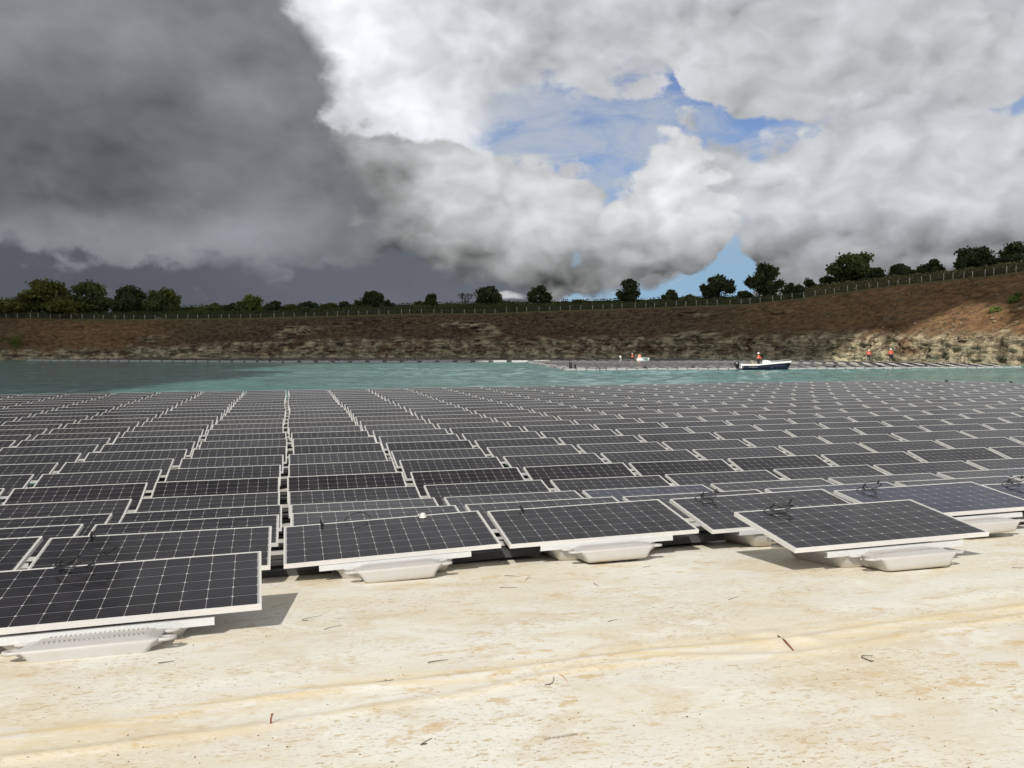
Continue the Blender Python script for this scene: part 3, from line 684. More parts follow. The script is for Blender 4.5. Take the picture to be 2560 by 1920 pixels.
TREES=[ # u, vtop, width (picture columns of a 2212 wide view), leaf, label
 (30,646,130,'olive','wide pale olive bush at the far left edge',dict(off=7,trunk=.02,flat=.8,name='bush',cat='bush')),
 (108,610,125,'olive','yellowish broad tree, leftmost of the tall clump',dict(off=10,trunk=.08,n=3800)),
 (200,609,90,'mid','dark rounded tall tree second in the left clump',dict(off=8,trunk=.04,n=3600)),
 (150,640,120,'olive','olive bush filling the foot of the left clump',dict(off=6,trunk=.02,name='bush',cat='bush')),
 (283,620,92,'dark','very dark dense tree third in the left clump',dict(off=8,trunk=.04,n=3600)),
 (345,634,75,'mid','shorter green tree between two darker trees of the clump',dict(off=7,trunk=.04)),
 (358,624,66,'olive','brownish olive tree at the right end of the clump',dict(off=9,trunk=.04,n=3000)),
 (466,656,62,'mid','low flat bush right of the left clump',dict(off=7,trunk=.02,name='bush',cat='bush')),
 (542,641,60,'bright','bright yellow-green small tree on the left bank',dict(off=7,trunk=.05)),
 (510,655,44,'dark','small dark bush left of the yellow-green tree',dict(off=6,trunk=.02,name='bush',cat='bush')),
 (596,650,42,'dark','small dark bush right of the yellow-green tree',dict(off=6,trunk=.02,name='bush',cat='bush')),
 (630,659,44,'olive','pale low bush between two dark bushes',dict(off=6,trunk=.02,name='bush',cat='bush')),
 (667,653,46,'dark','dark dome bush left of centre on the skyline',dict(off=6,trunk=.02,name='bush',cat='bush')),
 (712,657,52,'olive','olive bush on the skyline left of the upright dark tree',dict(off=6,trunk=.02,name='bush',cat='bush')),
 (748,652,40,'dark','dark bush just left of the thin skyline shrub',dict(off=6,trunk=.02,name='bush',cat='bush')),
 (776,651,28,'mid','thin loose shrub on the skyline left of centre',dict(off=7,trunk=.1,dens=.4,name='bush',cat='bush')),
 (808,628,44,'dark','upright dark tree alone above the middle left hedge',dict(off=7,trunk=.08)),
 (838,650,36,'dark','low dark bush at the right foot of the upright tree',dict(off=6,trunk=.02,name='bush',cat='bush')),
 (879,658,20,'mid','tiny twiggy bare shrub between two dark trees',dict(off=7,bare=True,name='shrub',cat='shrub')),
 (906,652,34,'olive','thin brown half-bare bush beside a small dark tree',dict(off=7,trunk=.04,dens=.35,name='bush',cat='bush')),
 (932,636,30,'dark','small round dark tree left of the bare tree',dict(off=7,trunk=.12)),
 (966,657,54,'mid','low green bush below the bare tree',dict(off=6,trunk=.02,name='bush',cat='bush')),
 (1005,631,34,'dark','leafless grey tree with fine branches near the centre',dict(off=7,bare=True)),
 (1058,618,56,'dark','dark broad tree right beside the leafless tree',dict(off=7,trunk=.10,n=3000)),
 (1166,619,54,'dark','dark loose-topped tree below the bright cloud gap',dict(off=7,trunk=.12,dens=.85)),
 (1090,652,44,'hedge','low bush right of the dark broad tree',dict(off=6,trunk=.02,name='bush',cat='bush')),
 (1356,604,52,'dark','tall oval dark tree alone in the centre right',dict(off=7,trunk=.10,n=3000)),
 (1248,650,60,'hedge','flat bush swelling out of the hedge, centre',dict(off=6,trunk=.02,name='bush',cat='bush')),
 (1448,628,40,'dark','small dark bush-like tree left of the domed tree',dict(off=7,trunk=.04)),
 (1490,638,50,'hedge','low green bush beside the small dark tree',dict(off=6,trunk=.02,name='bush',cat='bush')),
 (1550,596,68,'dark','domed dark tree above the end of the hedge',dict(off=7,trunk=.08,n=3400)),
 (1605,630,36,'mid','little bush between the domed and the tallest round tree',dict(off=7,trunk=.02,name='bush',cat='bush')),
 (1654,573,78,'dark','large ragged round tree standing against the blue gap',dict(off=7,trunk=.10,n=4200)),
 (1706,613,34,'dark','first small dark bush right of the large ragged tree',dict(off=9,trunk=.04,name='bush',cat='bush')),
 (1748,606,54,'dark','second low dark bush on the rising bank',dict(off=9,trunk=.04,name='bush',cat='bush')),
 (1785,599,44,'dark','dark bush tucked under the spreading tree',dict(off=10,trunk=.04,name='bush',cat='bush')),
 (1838,550,96,'mid','spreading airy tree, widest crown on the right bank',dict(off=11,trunk=.22,n=4200,dens=.9)),
 (1888,580,50,'dark','dark round bush right of the spreading tree',dict(off=9,trunk=.04,name='bush',cat='bush')),
 (1943,573,60,'dark','wide dark bush in the gap before three last trees',dict(off=9,trunk=.04,name='bush',cat='bush')),
 (2011,562,54,'dark','compact pointed dark bush third from the right',dict(off=9,trunk=.04,name='bush',cat='bush')),
 (2101,537,88,'dark','wide windswept dark tree second from the right',dict(off=9,trunk=.05,n=3600)),
 (2192,530,84,'dark','dark tree cut by the right edge',dict(off=9,trunk=.05,n=3400)),
]
for (u,v,w_,lf,lb,kw) in TREES: tree(u,v,w_,lf,lb,**kw)
# low green bushes on the right slope
def slope_bush(u,v,w,label):
    d=ray(u,v); y=np.interp(u,[2400,2560],[122,113]); p=Vector((d.x*y/d.y,y,ZC+d.z*y/d.y))
    # settle on the bank surface along the ray
    hit,loc,_,_,_,_=scene.ray_cast(bpy.context.evaluated_depsgraph_get(),Vector((0,0,ZC)),d.normalized())
    if hit: p=loc
    root=empty('bush',p); tag(root,label,'bush'); C=[];T_=[]; wm=w*p.y/FPX/2
    for _ in range(7):
        c=np.array([random.uniform(-.8,.8)*wm,random.uniform(-.3,.3),random.uniform(0,.5)*wm]); g=rng.normal(size=(150,3))*.22*wm; C.append(c+g); T_.append(np.full(150,random.uniform(.2,.9)))
    link('foliage',leaf_mesh('foliage',np.concatenate(C),.16,np.concatenate(T_)),LEAF['bright'],root)
bpy.context.view_layer.update()
slope_bush(2535,756,30,'bright green bush high on the orange slope'); slope_bush(2492,778,26,'small green bush on the orange slope, lower left of a larger one')
slope_bush(2548,740,18,'topmost green tuft on the orange slope')
for s_,(u,v,w) in {'brown green scrub patch at the left foot of the slope':(25,862,60)}.items(): slope_bush(u,v,w,s_)

def bank_scatter():
    Sx,prof,V=BV; rn=random.Random(12); rg=np.random.default_rng(3); idx=[i for i,s in enumerate(Sx) if -170<s<120]
    C=[];Tn=[]; mb=MB(); js=[j for j,(z,t) in enumerate(prof) if z=='s']
    for _ in range(1500):
        i=rn.choice(idx); u=rn.random(); j=js[int((len(js)-2)*(1-u*u*.8 if rn.random()<.6 else rn.random()))]
        if noise.noise(Vector((Sx[i]*.05,j*.08,3)))<-.05: continue
        p=V[i,j]; w=rn.uniform(.15,.5); n=rn.randint(10,26); g=rg.normal(size=(n,3))*np.array([w,w,w*.45])*.6; g[:,2]=np.abs(g[:,2]); C.append(p+g); Tn.append(np.full(n,rn.random()))
    o=link('scrub',leaf_mesh('scrub',np.concatenate(C),.13,np.concatenate(Tn)),LEAF['grass']); tag(o,'dry grass tufts and scrub scattered over the quarry slope','scrub',kind='stuff')
    for _ in range(800):
        i=rn.choice(idx); j=js[int((len(js)-3)*rn.random()**1.6)]
        if noise.noise(Vector((Sx[i]*.06,j*.06,13)))<-.1: continue
        p=Vector(V[i,j]); w=rn.uniform(.10,.34)*(1.5 if rn.random()<.08 else 1); a0=rn.random()*6
        ring=lambda z,f:[p+Vector((math.cos(a0+a)*w*f*rn.uniform(.7,1.25),math.sin(a0+a)*w*f*rn.uniform(.7,1.2),z)) for a in [k*math.pi/3 for k in range(6)]]
        mb.loft([ring(-w*.3,1),ring(w*.35,1.05),ring(w*.75,.5)])
    tag(mb.build('loose_stones',STONE),'loose limestone blocks strewn over the quarry slope','stones',kind='stuff')
STONE=simple('limestone',(.20,.155,.10),.95,0,.45,.35)
bank_scatter()
# cloud mesh added out of view, outlined to shade far bank and left water
def build_shade_cloud():
    K=260/math.tan(SUN_EL); sh=Vector((SD.x,SD.y,0)).normalized()*K
    poly=[(-420,36),(-27,43),(-20,54),(-24,80),(-36,112),(-46,150),(-15,150),(25,156),(50,157),(61,150),(70,141),(78,131),(91,120),(190,98),(230,330),(-80,420),(-420,360)]
    def inside(x,y):
        c=False; n=len(poly)
        for i in range(n):
            (x1,y1),(x2,y2)=poly[i],poly[(i+1)%n]
            if (y1>y)!=(y2>y) and x<(x2-x1)*(y-y1)/(y2-y1)+x1: c=not c
        return c
    g=10; cells={}
    for i in range(-45,30):
        for j in range(0,45):
            x,y=i*g,j*g; w=Vector((x*.02,y*.02,0)); xx=x+(9 if y<150 else 14)*noise.noise(w); yy=y+(4 if y<100 else 10)*noise.noise(w+Vector((9,9,9)))
            cells[i,j]=inside(xx,yy)
    idx={}; vs=[]; fs=[]
    def vert(i,j,top):
        k=(i,j,top)
        if k not in idx:
            idx[k]=len(vs); x,y=i*g-5,j*g-5; p=Vector((x,y,0))
            full=all(cells.get((i+a,j+b),False) for a in(-1,0) for b in(-1,0))
            deep=all(cells.get((i+a,j+b),False) for a in range(-4,4) for b in range(-4,4))
            th=(30 if deep else 14) if full else 2
            z=260+(th*(1+.5*noise.noise(p*.03)) if top else -th*.25*(1+noise.noise(p*.04)))
            vs.append((x+sh.x+4*noise.noise(p*.09),y+sh.y+4*noise.noise(p*.09+Vector((5,5,5))),z))
        return idx[k]
    for (i,j),c in cells.items():
        if not c: continue
        fs.append((vert(i,j,1),vert(i+1,j,1),vert(i+1,j+1,1),vert(i,j+1,1)))
        fs.append((vert(i,j+1,0),vert(i+1,j+1,0),vert(i+1,j,0),vert(i,j,0)))
        for di,dj,a,b in ((0,-1,(0,0),(1,0)),(1,0,(1,0),(1,1)),(0,1,(1,1),(0,1)),(-1,0,(0,1),(0,0))):
            if not cells.get((i+di,j+dj),False):
                fs.append((vert(i+a[0],j+a[1],0),vert(i+b[0],j+b[1],0),vert(i+b[0],j+b[1],1),vert(i+a[0],j+a[1],1)))
    me=bpy.data.meshes.new('cloud'); me.from_pydata(vs,[],fs)
    o=link('cloud',me,simple('shade_cloud_matte',(.85,.85,.86),1.0),None,True); tag(o,'unseen cloud slab added overhead to shade the far bank and left water','cloud',kind='structure')
build_shade_cloud()

# ------------------------------------------------------------------ solar panel unit
def glass_mesh(z=.0):
    me=bpy.data.meshes.new('glass'); e=.009
    me.from_pydata([(e,-L+e,-.003),(W-e,-L+e,-.003),(W-e,-e,-.003),(e,-e,-.003)],[],[(0,1,2,3)])
    uv=me.uv_layers.new(name='UVMap')
    for i,(a,b) in enumerate([(e,e),(W-e,e),(W-e,L-e),(e,L-e)]): uv.data[i].uv=(a,b)
    me.materials.append(PV); return me
def frame_mesh(full=True):
    mb=MB(); t=.04; w=.010
    for a,b in (((0,-L,-t),(W,-L+w,0)),((0,-w,-t),(W,0,0)),((0,-L+w,-t),(w,-w,0)),((W-w,-L+w,-t),(W,-w,0))): mb.box(a,b)
    mb.box((w,-L+w,-.012),(W-w,-w,-.007))     # backsheet
    me=mb.mesh('frame'); me.materials.append(FR); return me
def rrect(cx,cy,hx,hy,z,r=.05,n=4):
    P=[]
    for k,(sx,sy) in enumerate(((1,1),(-1,1),(-1,-1),(1,-1))):
        for i in range(n+1):
            a=R(90)*k+R(90)*i/n; P.append(Vector((cx+sx*(hx-r)+r*math.cos(a),cy+sy*(hy-r)+r*math.sin(a),z)))
    return P
def ear(mb,cx,cy,sx,z,th=.022,hole=True,ln=.14,wd=.085):
    # lobe with a hole, pointing outward along sx
    out=[]; inn=[]; c=Vector((cx+sx*ln,cy,0))
    for k in range(16):
        a=2*math.pi*k/16; x,y=math.cos(a),math.sin(a)
        ox=wd*x if sx*x>0 else (ln+.05)*x; out.append(c+Vector((ox,wd*y,0))); inn.append(c+Vector((.026*x,.022*y,0)))
    vs=[p+Vector((0,0,z)) for p in out]+[p+Vector((0,0,z+th)) for p in out]+[p+Vector((0,0,z)) for p in inn]+[p+Vector((0,0,z+th)) for p in inn]
    fs=[]
    for k in range(16):
        j=(k+1)%16
        fs+= [(k,j,16+j,16+k),(16+k,16+j,48+j,48+k),(48+k,48+j,32+j,32+k),(32+k,32+j,j,k)]
    mb.add(vs,fs)
def walkway_float():
    """small moulded pontoon in front of the panel, local origin at its middle bottom"""
    mb=MB(); hx,hy=.33,.215
    mb.loft([rrect(0,0,hx-.05,hy-.06,0,.04),rrect(0,0,hx-.035,hy-.02,.010,.04),rrect(0,0,hx-.02,hy-.004,.03,.04),rrect(0,0,hx-.005,hy,.07,.04),rrect(0,0,hx+.03,hy+.003,.118,.04),
             rrect(0,0,hx+.05,hy+.003,.138,.04),rrect(0,0,hx+.046,hy-.006,.147,.04),rrect(0,0,hx+.0,hy-.05,.151,.04),rrect(0,0,hx-.01,hy-.065,.161,.04),rrect(0,0,hx-.03,hy-.085,.165,.04)])
    for sx in (-1,1):
        for sy in (-1,1): ear(mb,sx*(hx-.02),sy*(hy-.08),sx,.120,.022,True,.10,.062)
        # small gusset under each pair of lugs
        mb.loft([[Vector((sx*(hx-.06),-.17,.05)),Vector((sx*(hx-.06),-.11,.05)),Vector((sx*(hx-.06),-.11,.12)),Vector((sx*(hx-.06),-.17,.12))],
                 [Vector((sx*(hx+.06),-.155,.105)),Vector((sx*(hx+.06),-.125,.105)),Vector((sx*(hx+.06),-.125,.121)),Vector((sx*(hx+.06),-.155,.121))]])
    for i in range(21):      # anti-slip ribs
        x=-.27+i*.027; l=.035 if 6<i<14 else .06
        mb.box((x,-.12,.16),(x+.007,-.12+l,.1685))
        mb.box((x,.12-l,.16),(x+.007,.12,.1685))
    me=mb.mesh('pontoon'); me.materials.append(FLT); me.polygons.foreach_set('use_smooth',[True]*len(me.polygons)); return me
def main_float():
    mb=MB(); cx,cy=.98,-.50
    mb.loft([rrect(cx,cy,.44,.34,-.03,.07),rrect(cx,cy,.48,.40,.02,.07),rrect(cx,cy,.51,.43,.08,.07),rrect(cx,cy,.55,.44,.115,.07),rrect(cx,cy,.55,.44,.135,.07),rrect(cx,cy,.50,.38,.15,.07)])
    for sx in (-1,1): ear(mb,cx+sx*.50,cy+.36,sx,.115,.025,True,.12,.07)
    for i in range(6): mb.box((cx-.45+i*.17,cy-.30,.16),(cx-.40+i*.17,cy+.30,.165))
    me=mb.mesh('float'); me.materials.append(FLT); me.polygons.foreach_set('use_smooth',[True]*len(me.polygons)); return me
def rail_mesh(h,front):
    mb=MB(); a,b=(.30,1.67)
    if front:
        y=-.950
        mb.box((a,y-.014,h-.048),(b,y-.010,h)); mb.box((a,y-.010,h-.004),(b,y+.05,h)); mb.box((a,y-.010,h-.048),(b,y+.035,h-.044))
        for x in (.62,1.36): mb.lathe([(.010,0),(.010,.012),(.004,.014)],6,(x,y-.02,h-.085)); mb.box((x-.006,y-.022,h-.09),(x+.006,y-.012,h-.055))
    else:
        y=-.10; mb.box((a,y-.02,.16),(b,y+.02,h))
    me=mb.mesh('rail'); me.materials.append(GALV); return me
def link_mesh(front=False):
    # straps tie this float to the next; dark slab imitates shade in the gap
    mb=MB()
    mb.box((1.56,-.98 if not front else -.45,.0),(2.50,.50,.07),1)
    for k in range(3 if front else 0,6): mb.box((1.60,-.90+k*.24,.07),(2.46,-.84+k*.24,.085),1)
    for y in ((-.16,) if front else (-.16,-.86)): mb.box((1.62,y-.035,.088),(2.46,y+.035,.13))
    me=mb.mesh('connector'); me.materials.append(FLT); me.materials.append(GAPSHADE); return me
GAPSHADE=simple('gap_shade',(.045,.045,.045),.6)
M_G,M_F,M_W,M_M=glass_mesh(),frame_mesh(),walkway_float(),main_float()
M_RF,M_RR,M_L=rail_mesh(.163,True),rail_mesh(.33,False),link_mesh()
M_LF=link_mesh(True)
def cable_mesh(seed, big=1.0, kind=0):
    rn=random.Random(seed); mb=MB()
    def loop(c,rx,ry,rz,ph,turns,n=26):
        return [Vector((c[0]+rx*math.cos(ph+2*math.pi*turns*t/n)*(1+.15*math.sin(3*t)),c[1]+ry*math.sin(ph+2*math.pi*turns*t/n),c[2]+rz*(.5+.5*math.sin(ph*2+5*t/n)))) for t in range(n+1)]
    if kind==0:
        mb.tube(loop((.45,-.10,.02),.13*big,.07*big,.09*big,rn.uniform(2,4),1.25),.0042,6)
        mb.tube(loop((.42,-.08,.012),.10*big,.09*big,.03*big,rn.uniform(0,6),.9),.0042,6)
        for a in (0,1):
            p=Vector((.36+.22*a*big,-.05-.02*a,.035+.05*big*a)); q=p+Vector((.07,.05,.03))*big
            mb.tube([p,p.lerp(q,.5),q],[.009,.011,.006],8)
        mb.tube([Vector((.30,-.02,.0)),Vector((.33,-.05,.05*big)),Vector((.36,-.05,.035))],.0042,6)
    else:
        mb.tube([Vector((.36,.01,-.02)),Vector((.36,-.01,.04)),Vector((.35,-.05,.03)),Vector((.36,-.11,.012)),Vector((.37,-.13,.01))],.005,6)
        mb.tube([Vector((.355,-.02,.045)),Vector((.37,-.10,.014))],[.009,.012],8)
        if kind==3: mb=MB(); mb.tube([Vector((.72+.13*math.cos(t*.25),.02+.02*math.sin(t*.5),-.01+.085*abs(math.sin(t*.25)))) for t in range(13)],.0045,6)
    me=mb.mesh('cable'); me.materials.append(BLACK); return me

ORD=['first','second','third','fourth','fifth','sixth','seventh','eighth','ninth','tenth','eleventh','twelfth','thirteenth','fourteenth','fifteenth','sixteenth','seventeenth','eighteenth','nineteenth','twentieth','twenty-first','twenty-second','twenty-third','twenty-fourth','twenty-fifth']
ROWZ={0:-1.551,1:-1.735,2:-1.935,3:-2.108}
ROWT={0:6.9,1:7.7,2:6.6,3:6.6,4:11.0,5:15.4,6:12.4,7:11.6,8:13.4}
POSE={(0,0):(-3.786,5.757,-1.551,16.568,6.7,.45),(0,1):(-4.254,7.661,-1.733,15.163,8.28,-.2),(1,1):(-2.254,8.214,-1.756,14.71,7.52,1.7),
      (2,1):(-.269,8.851,-1.733,14.13,7.8,1.0),(3,1):(1.76,9.347,-1.701,14.72,8.43,.7),(3,0):(2.084,7.84,-1.552,14.96,6.9,.62),(4,1):(3.70,9.62,-1.66,16.0,6.6,.3)}
rrow=random.Random(5)
ROWDX=[.03*math.sin(r*.9)+(.05 if r in(8,9,10) else 0)-(.02 if r in(0,1,2) else 0) for r in range(27)]
ROWTJ=[rrow.uniform(-.9,.9) for r in range(27)]
ROWC=[(.0125,.0115,.0135)]*27
brown={12:1.0,13:1.2,14:.7,19:.5,11:.4}
def placement(c,r):
    rj=random.Random(c*131+r*17+5)
    p=ORG+RD*((c-1)*CP)+CD*((r-5)*RP)
    bend=max(0,(c-9))*.02*math.sin(r*.55+1)
    p=p+RD*(ROWDX[r]+rj.uniform(-.012,.012)+bend*.4)+CD*(rj.uniform(-.01,.01)+.03*math.sin(c*.8+r*.3)*(c>6))
    z=ROWZ.get(r,-2.183)+ZC+rj.uniform(-.006,.006)
    net=ROWT.get(r,12.0+ROWTJ[r])+rj.uniform(-.6,.6); th=math.degrees(math.atan(SLOPE)) if r<=2 else (3.0 if r==3 else 0)
    yaw=math.degrees(YAW)+rj.uniform(-.25,.25); roll=rj.uniform(-.2,.2)
    if (c,r) in POSE:
        x,y,zz,yaw,net,roll=POSE[c,r]; p=Vector((x,y,0)); z=zz+ZC
    if r==3: z=ROWZ[3]+ZC
    return Vector((p.x,p.y,z)),yaw,net,th,roll
def cell_tint(c,r):
    rj=random.Random(c*7+r*71); b=brown.get(r,0)*.5 if c<30 else 0
    k=1+rj.uniform(-.18,.18)
    if (c,r) in ((4,2),(4,1),(5,1),(3,3)): return (.013,.015,.034,1)
    b*=1.5
    return (.0125*k*(1+.55*b),.0112*k*(1+.25*b),.0145*k*(1-.1*b),1)
cands=[]
for r in range(0,26):
    for c in range(-8,25):
        if r==0 and c not in (0,3): continue
        if c>20 : continue
        if r>=24 and c>=20: continue
        tl,yaw,net,th,roll=placement(c,r)
        q=tl+RD*W
        if tl.y<3: continue
        u0,u1=upx(tl.x,tl.y),upx(q.x,q.y)
        if u1<-260 or u0>2700: continue
        vis=max(0,min(u1,2560)-max(u0,0)); area=vis/ max(tl.y,1)
        cands.append((area,c,r))
cands.sort(reverse=True); single=set((c,r) for a,c,r in cands[:300]); rest=[(c,r) for a,c,r in cands[300:]]
GRP='floating solar panels moored in rows below the ramp'
def panel_label(c,r):
    if (c,r)==(0,0): return 'nearest large solar panel at the left, black cables looped on its top edge'
    if (c,r)==(3,0): return 'solar panel jutting forward at the right front, resting on a pale pontoon'
    if (c,r)==(1,1): return 'front solar panel right of the dark gap, white cap on its top edge'
    if (c,r)==(2,1): return 'front solar panel between the capped one and the gap at the right'
    side='right' if c>=1 else 'left'; k=c if c>=1 else 1-c
    return f'white-framed solar panel, {ORD[r-1]} row from the ramp, {ORD[k-1]} column {side} of the long gap'
CABLES={(0,0):(3,1.15,0),(0,1):(5,.9,1),(1,1):(8,1,2),(2,1):(9,1,1),(3,1):(12,.7,0),(3,0):(15,.8,0),(4,1):(21,.8,0),(5,1):(25,.8,0)}
for (c,r) in sorted(single,key=lambda k:(k[1],k[0])):
    tl,yaw,net,th,roll=placement(c,r)
    E=Euler((R(-th),R(-roll),R(yaw))); M=E.to_matrix()
    root=empty('floating_solar_panel',tl-M@Vector((0,0,HP)),E); root['label']=panel_label(c,r); root['category']='solar panel'; root['group']=GRP
    tint=cell_tint(c,r)
    for nm,me in (('glass',M_G),('frame',M_F)):
        o=bpy.data.objects.new(nm,me); COL.objects.link(o); o.parent=root; o.location=(0,0,HP); o.rotation_euler=(R(net+th),0,0)
        if nm=='glass': o.color=tint
    o=bpy.data.objects.new('float',M_M); COL.objects.link(o); o.parent=root
    if (c+1,r) in single: o=bpy.data.objects.new('connector',M_LF if r<=1 else M_L); COL.objects.link(o); o.parent=root
    if r<=12:
        for me in (M_RF,M_RR): o=bpy.data.objects.new('rail',me); COL.objects.link(o); o.parent=root
    if (c,r) in ((0,0),(1,1),(2,1),(3,0),(4,1),(5,1)):
        o=bpy.data.objects.new('pontoon',M_W); COL.objects.link(o); o.parent=root; o.scale=(1,.86,.84); o.location=(.98 if (c,r)!=(0,0) else 1.0,-1.065,0.0); o.rotation_euler=(0,0,R(random.uniform(-1.5,1.5)))
    if (c,r) in CABLES:
        sd,bg_,kd=CABLES[c,r]; o=bpy.data.objects.new('cable',cable_mesh(sd,bg_,kd)); COL.objects.link(o); o.parent=root; o.location=(0,0,HP); o.rotation_euler=(R(net+th),0,0)
        if (c,r)==(0,0): o.location=(.28,0,HP)
        if kd==2:
            o=bpy.data.objects.new('cable',cable_mesh(sd,bg_,3)); COL.objects.link(o); o.parent=root; o.location=(0,0,HP); o.rotation_euler=(R(net+th),0,0)
# the rest of the near array as one object
def merged(name, units, label, cat):
    """units: list of (Matrix, tilt)"""
    V=[];F=[];MI=[];UVs=[]
    srcs=[(M_G,0,True),(M_F,1,True),(M_M,2,False)]
    for (M,tilt) in units:
        Mt=M@Matrix.Translation((0,0,HP))@Matrix.Rotation(tilt,4,'X')
        for me,mi,tl_ in srcs:
            A=Mt if tl_ else M; n=len(V)
            if mi==2:
                mb=MB(); mb.box((.4,-.9,-.05),(1.56,-.05,.15)); vv,ff=mb.v,mb.f
            else: vv=[tuple(v.co) for v in me.vertices]; ff=[tuple(p.vertices) for p in me.polygons]
            V+=[tuple(A@Vector(v)) for v in vv]
            for f in ff:
                F.append(tuple(i+n for i in f)); MI.append(mi)
                UVs+= [(vv[i][0],vv[i][1]+L) for i in f]
    me=bpy.data.meshes.new(name); me.from_pydata(V,[],F); me.polygons.foreach_set('material_index',MI)
    uv=me.uv_layers.new(name='UVMap'); uv.data.foreach_set('uv',[x for p in UVs for x in p])
    for m in (PV,FR,FLT): me.materials.append(m)
    me.update(); o=link(name,me); o.color=(.012,.0105,.013,1); tag(o,label,cat,kind='stuff'); return o
units=[]
for (c,r) in rest:
    tl,yaw,net,th,roll=placement(c,r); E=Euler((R(-th),R(-roll),R(yaw))); M=E.to_matrix().to_4x4()
    units.append((Matrix.Translation(tl-M.to_3x3()@Vector((0,0,HP)))@M,R(net+th)))
merged('distant_panel_rows',units,'farthest rows of the near floating solar field beside open water','solar panels')

# ------------------------------------------------------------------ far arrays under the cliff
def inpoly(poly,x,y):
    c=False; n=len(poly)
    for i in range(n):
        (x1,y1),(x2,y2)=poly[i],poly[(i+1)%n]
        if (y1>y)!=(y2>y) and x<(x2-x1)*(y-y1)/(y2-y1)+x1: c=not c
    return c
def far_array():
    PA=[(-112,196),(-98,188),(-43,161),(0,154),(24,156),(36,172),(24,184),(0,196),(-60,210),(-108,206)]
    PB=[(6.6,99),(30,99),(60,101.5),(63.5,110),(59.5,133),(48,147),(20,147),(3,147)]
    V=[];F=[];MI=[];UVs=[]
    def add(poly,az,pit,z0,seed):
        rn=random.Random(seed); a=R(az); d=Vector((math.sin(a),math.cos(a),0)); e=Vector((math.cos(a),-math.sin(a),0))
        xs=[p[0] for p in poly]; ys=[p[1] for p in poly]; c=Vector((sum(xs)/len(xs),sum(ys)/len(ys),0))
        for i in range(-90,91):
            for j in range(-70,71):
                p=c+e*(i*pit+.25*math.sin(j*.35+i*.1))+d*(j*2.08)
                if not inpoly(poly,p.x,p.y): continue
                tl=R(6.5+1.5*math.sin(i*.7)+rn.uniform(-1,1)); zz=z0+.02*math.sin(p.x*.2+p.y*.13)
                # low edge on the e side, high edge away from it
                n=len(V); lo=-.49; w=.49*math.cos(tl); hgt=.49*math.sin(tl)
                P=[p+e*w-d*.98+Vector((0,0,zz-hgt)),p+e*w+d*.98+Vector((0,0,zz-hgt)),p-e*w+d*.98+Vector((0,0,zz+hgt)),p-e*w-d*.98+Vector((0,0,zz+hgt))]
                V.extend([tuple(q) for q in P]); F.append((n,n+1,n+2,n+3)); MI.append(0); UVs.extend([(0,0),(1.96,0),(1.96,.99),(0,.99)])
                Q=[q+Vector((0,0,-.035)) for q in P]; n2=len(V); V.extend([tuple(q) for q in Q])
                for k in range(4): F.append((n2+k,n2+(k+1)%4,n+(k+1)%4,n+k)); MI.append(1); UVs.extend([(0,0)]*4)
                F.append((n2+3,n2+2,n2+1,n2)); MI.append(1); UVs.extend([(0,0)]*4)
                mb=MB(); m=Matrix.Translation(p)@Matrix.Rotation(-a,4,'Z'); mb.box((-.74,-1.0,-.05),(.74,1.0,.19),0,m)
                n=len(V); V.extend(mb.v)
                for f in mb.f: F.append(tuple(q+n for q in f)); MI.append(2); UVs.extend([(0,0)]*4)
    FD=simple('grey_float',(.10,.10,.105),.6)
    for (nm,poly,az,sd,colr,lb) in (('far_solar_field',PA,12,1,(.03,.03,.034,1),'dark thin floating solar field along the far left shore below the cliff'),('cliffside_solar_field',PB,19,2,(.20,.20,.21,1),'light grey floating solar field behind the navy motorboat')):  # cliffside field's cells painted light grey in place of reflected sky
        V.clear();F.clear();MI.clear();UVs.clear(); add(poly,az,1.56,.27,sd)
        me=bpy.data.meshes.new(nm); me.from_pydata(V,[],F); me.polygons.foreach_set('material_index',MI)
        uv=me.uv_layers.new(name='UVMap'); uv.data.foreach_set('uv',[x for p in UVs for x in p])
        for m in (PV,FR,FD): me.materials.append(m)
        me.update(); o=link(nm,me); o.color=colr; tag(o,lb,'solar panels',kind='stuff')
    # edging pontoons
    EDG=simple('weathered_pontoon',(.38,.38,.37),.6)
    def edge(pts,label,wd=.5,hh=.15,st=1.15,gap=.16,mt=None):
        mb=MB(); org=Vector(pts[0]+(0,))
        for a,b in zip(pts[:-1],pts[1:]):
            a=Vector(a+(0,)); b=Vector(b+(0,)); n=int((b-a).length/st)
            for k in range(n):
                p=a.lerp(b,k/n)-org; q=a.lerp(b,(k+1-gap)/n)-org; h=hh+.03*math.sin(k*1.7)
                M=Matrix.Translation(p)@(q-p).to_track_quat('X','Z').to_matrix().to_4x4(); ll=(q-p).length
                rings=[[M@Vector((0,-wd/2,-.05)),M@Vector((ll,-wd/2,-.05)),M@Vector((ll,wd/2,-.05)),M@Vector((0,wd/2,-.05))],[M@Vector((-.05,-wd/2,h*.7)),M@Vector((ll+.05,-wd/2,h*.7)),M@Vector((ll+.05,wd/2,h*.7)),M@Vector((-.05,wd/2,h*.7))],[M@Vector((.03,-wd/2+.04,h)),M@Vector((ll-.03,-wd/2+.04,h)),M@Vector((ll-.03,wd/2-.04,h)),M@Vector((.03,wd/2-.04,h))]]
                mb.loft(rings)
        o=mb.build('floating_walkway',mt or EDG); o.location=org; tag(o,label,'walkway')
        return org
    edge([(6.4,98.2),(30,97.9),(61,100.6)],'pale pontoon walkway along the front of the near cliff-side solar field')
    edge([(2.6,148),(6.4,98.2)],'pale pontoon edge running back along the left side of the cliff-side field')
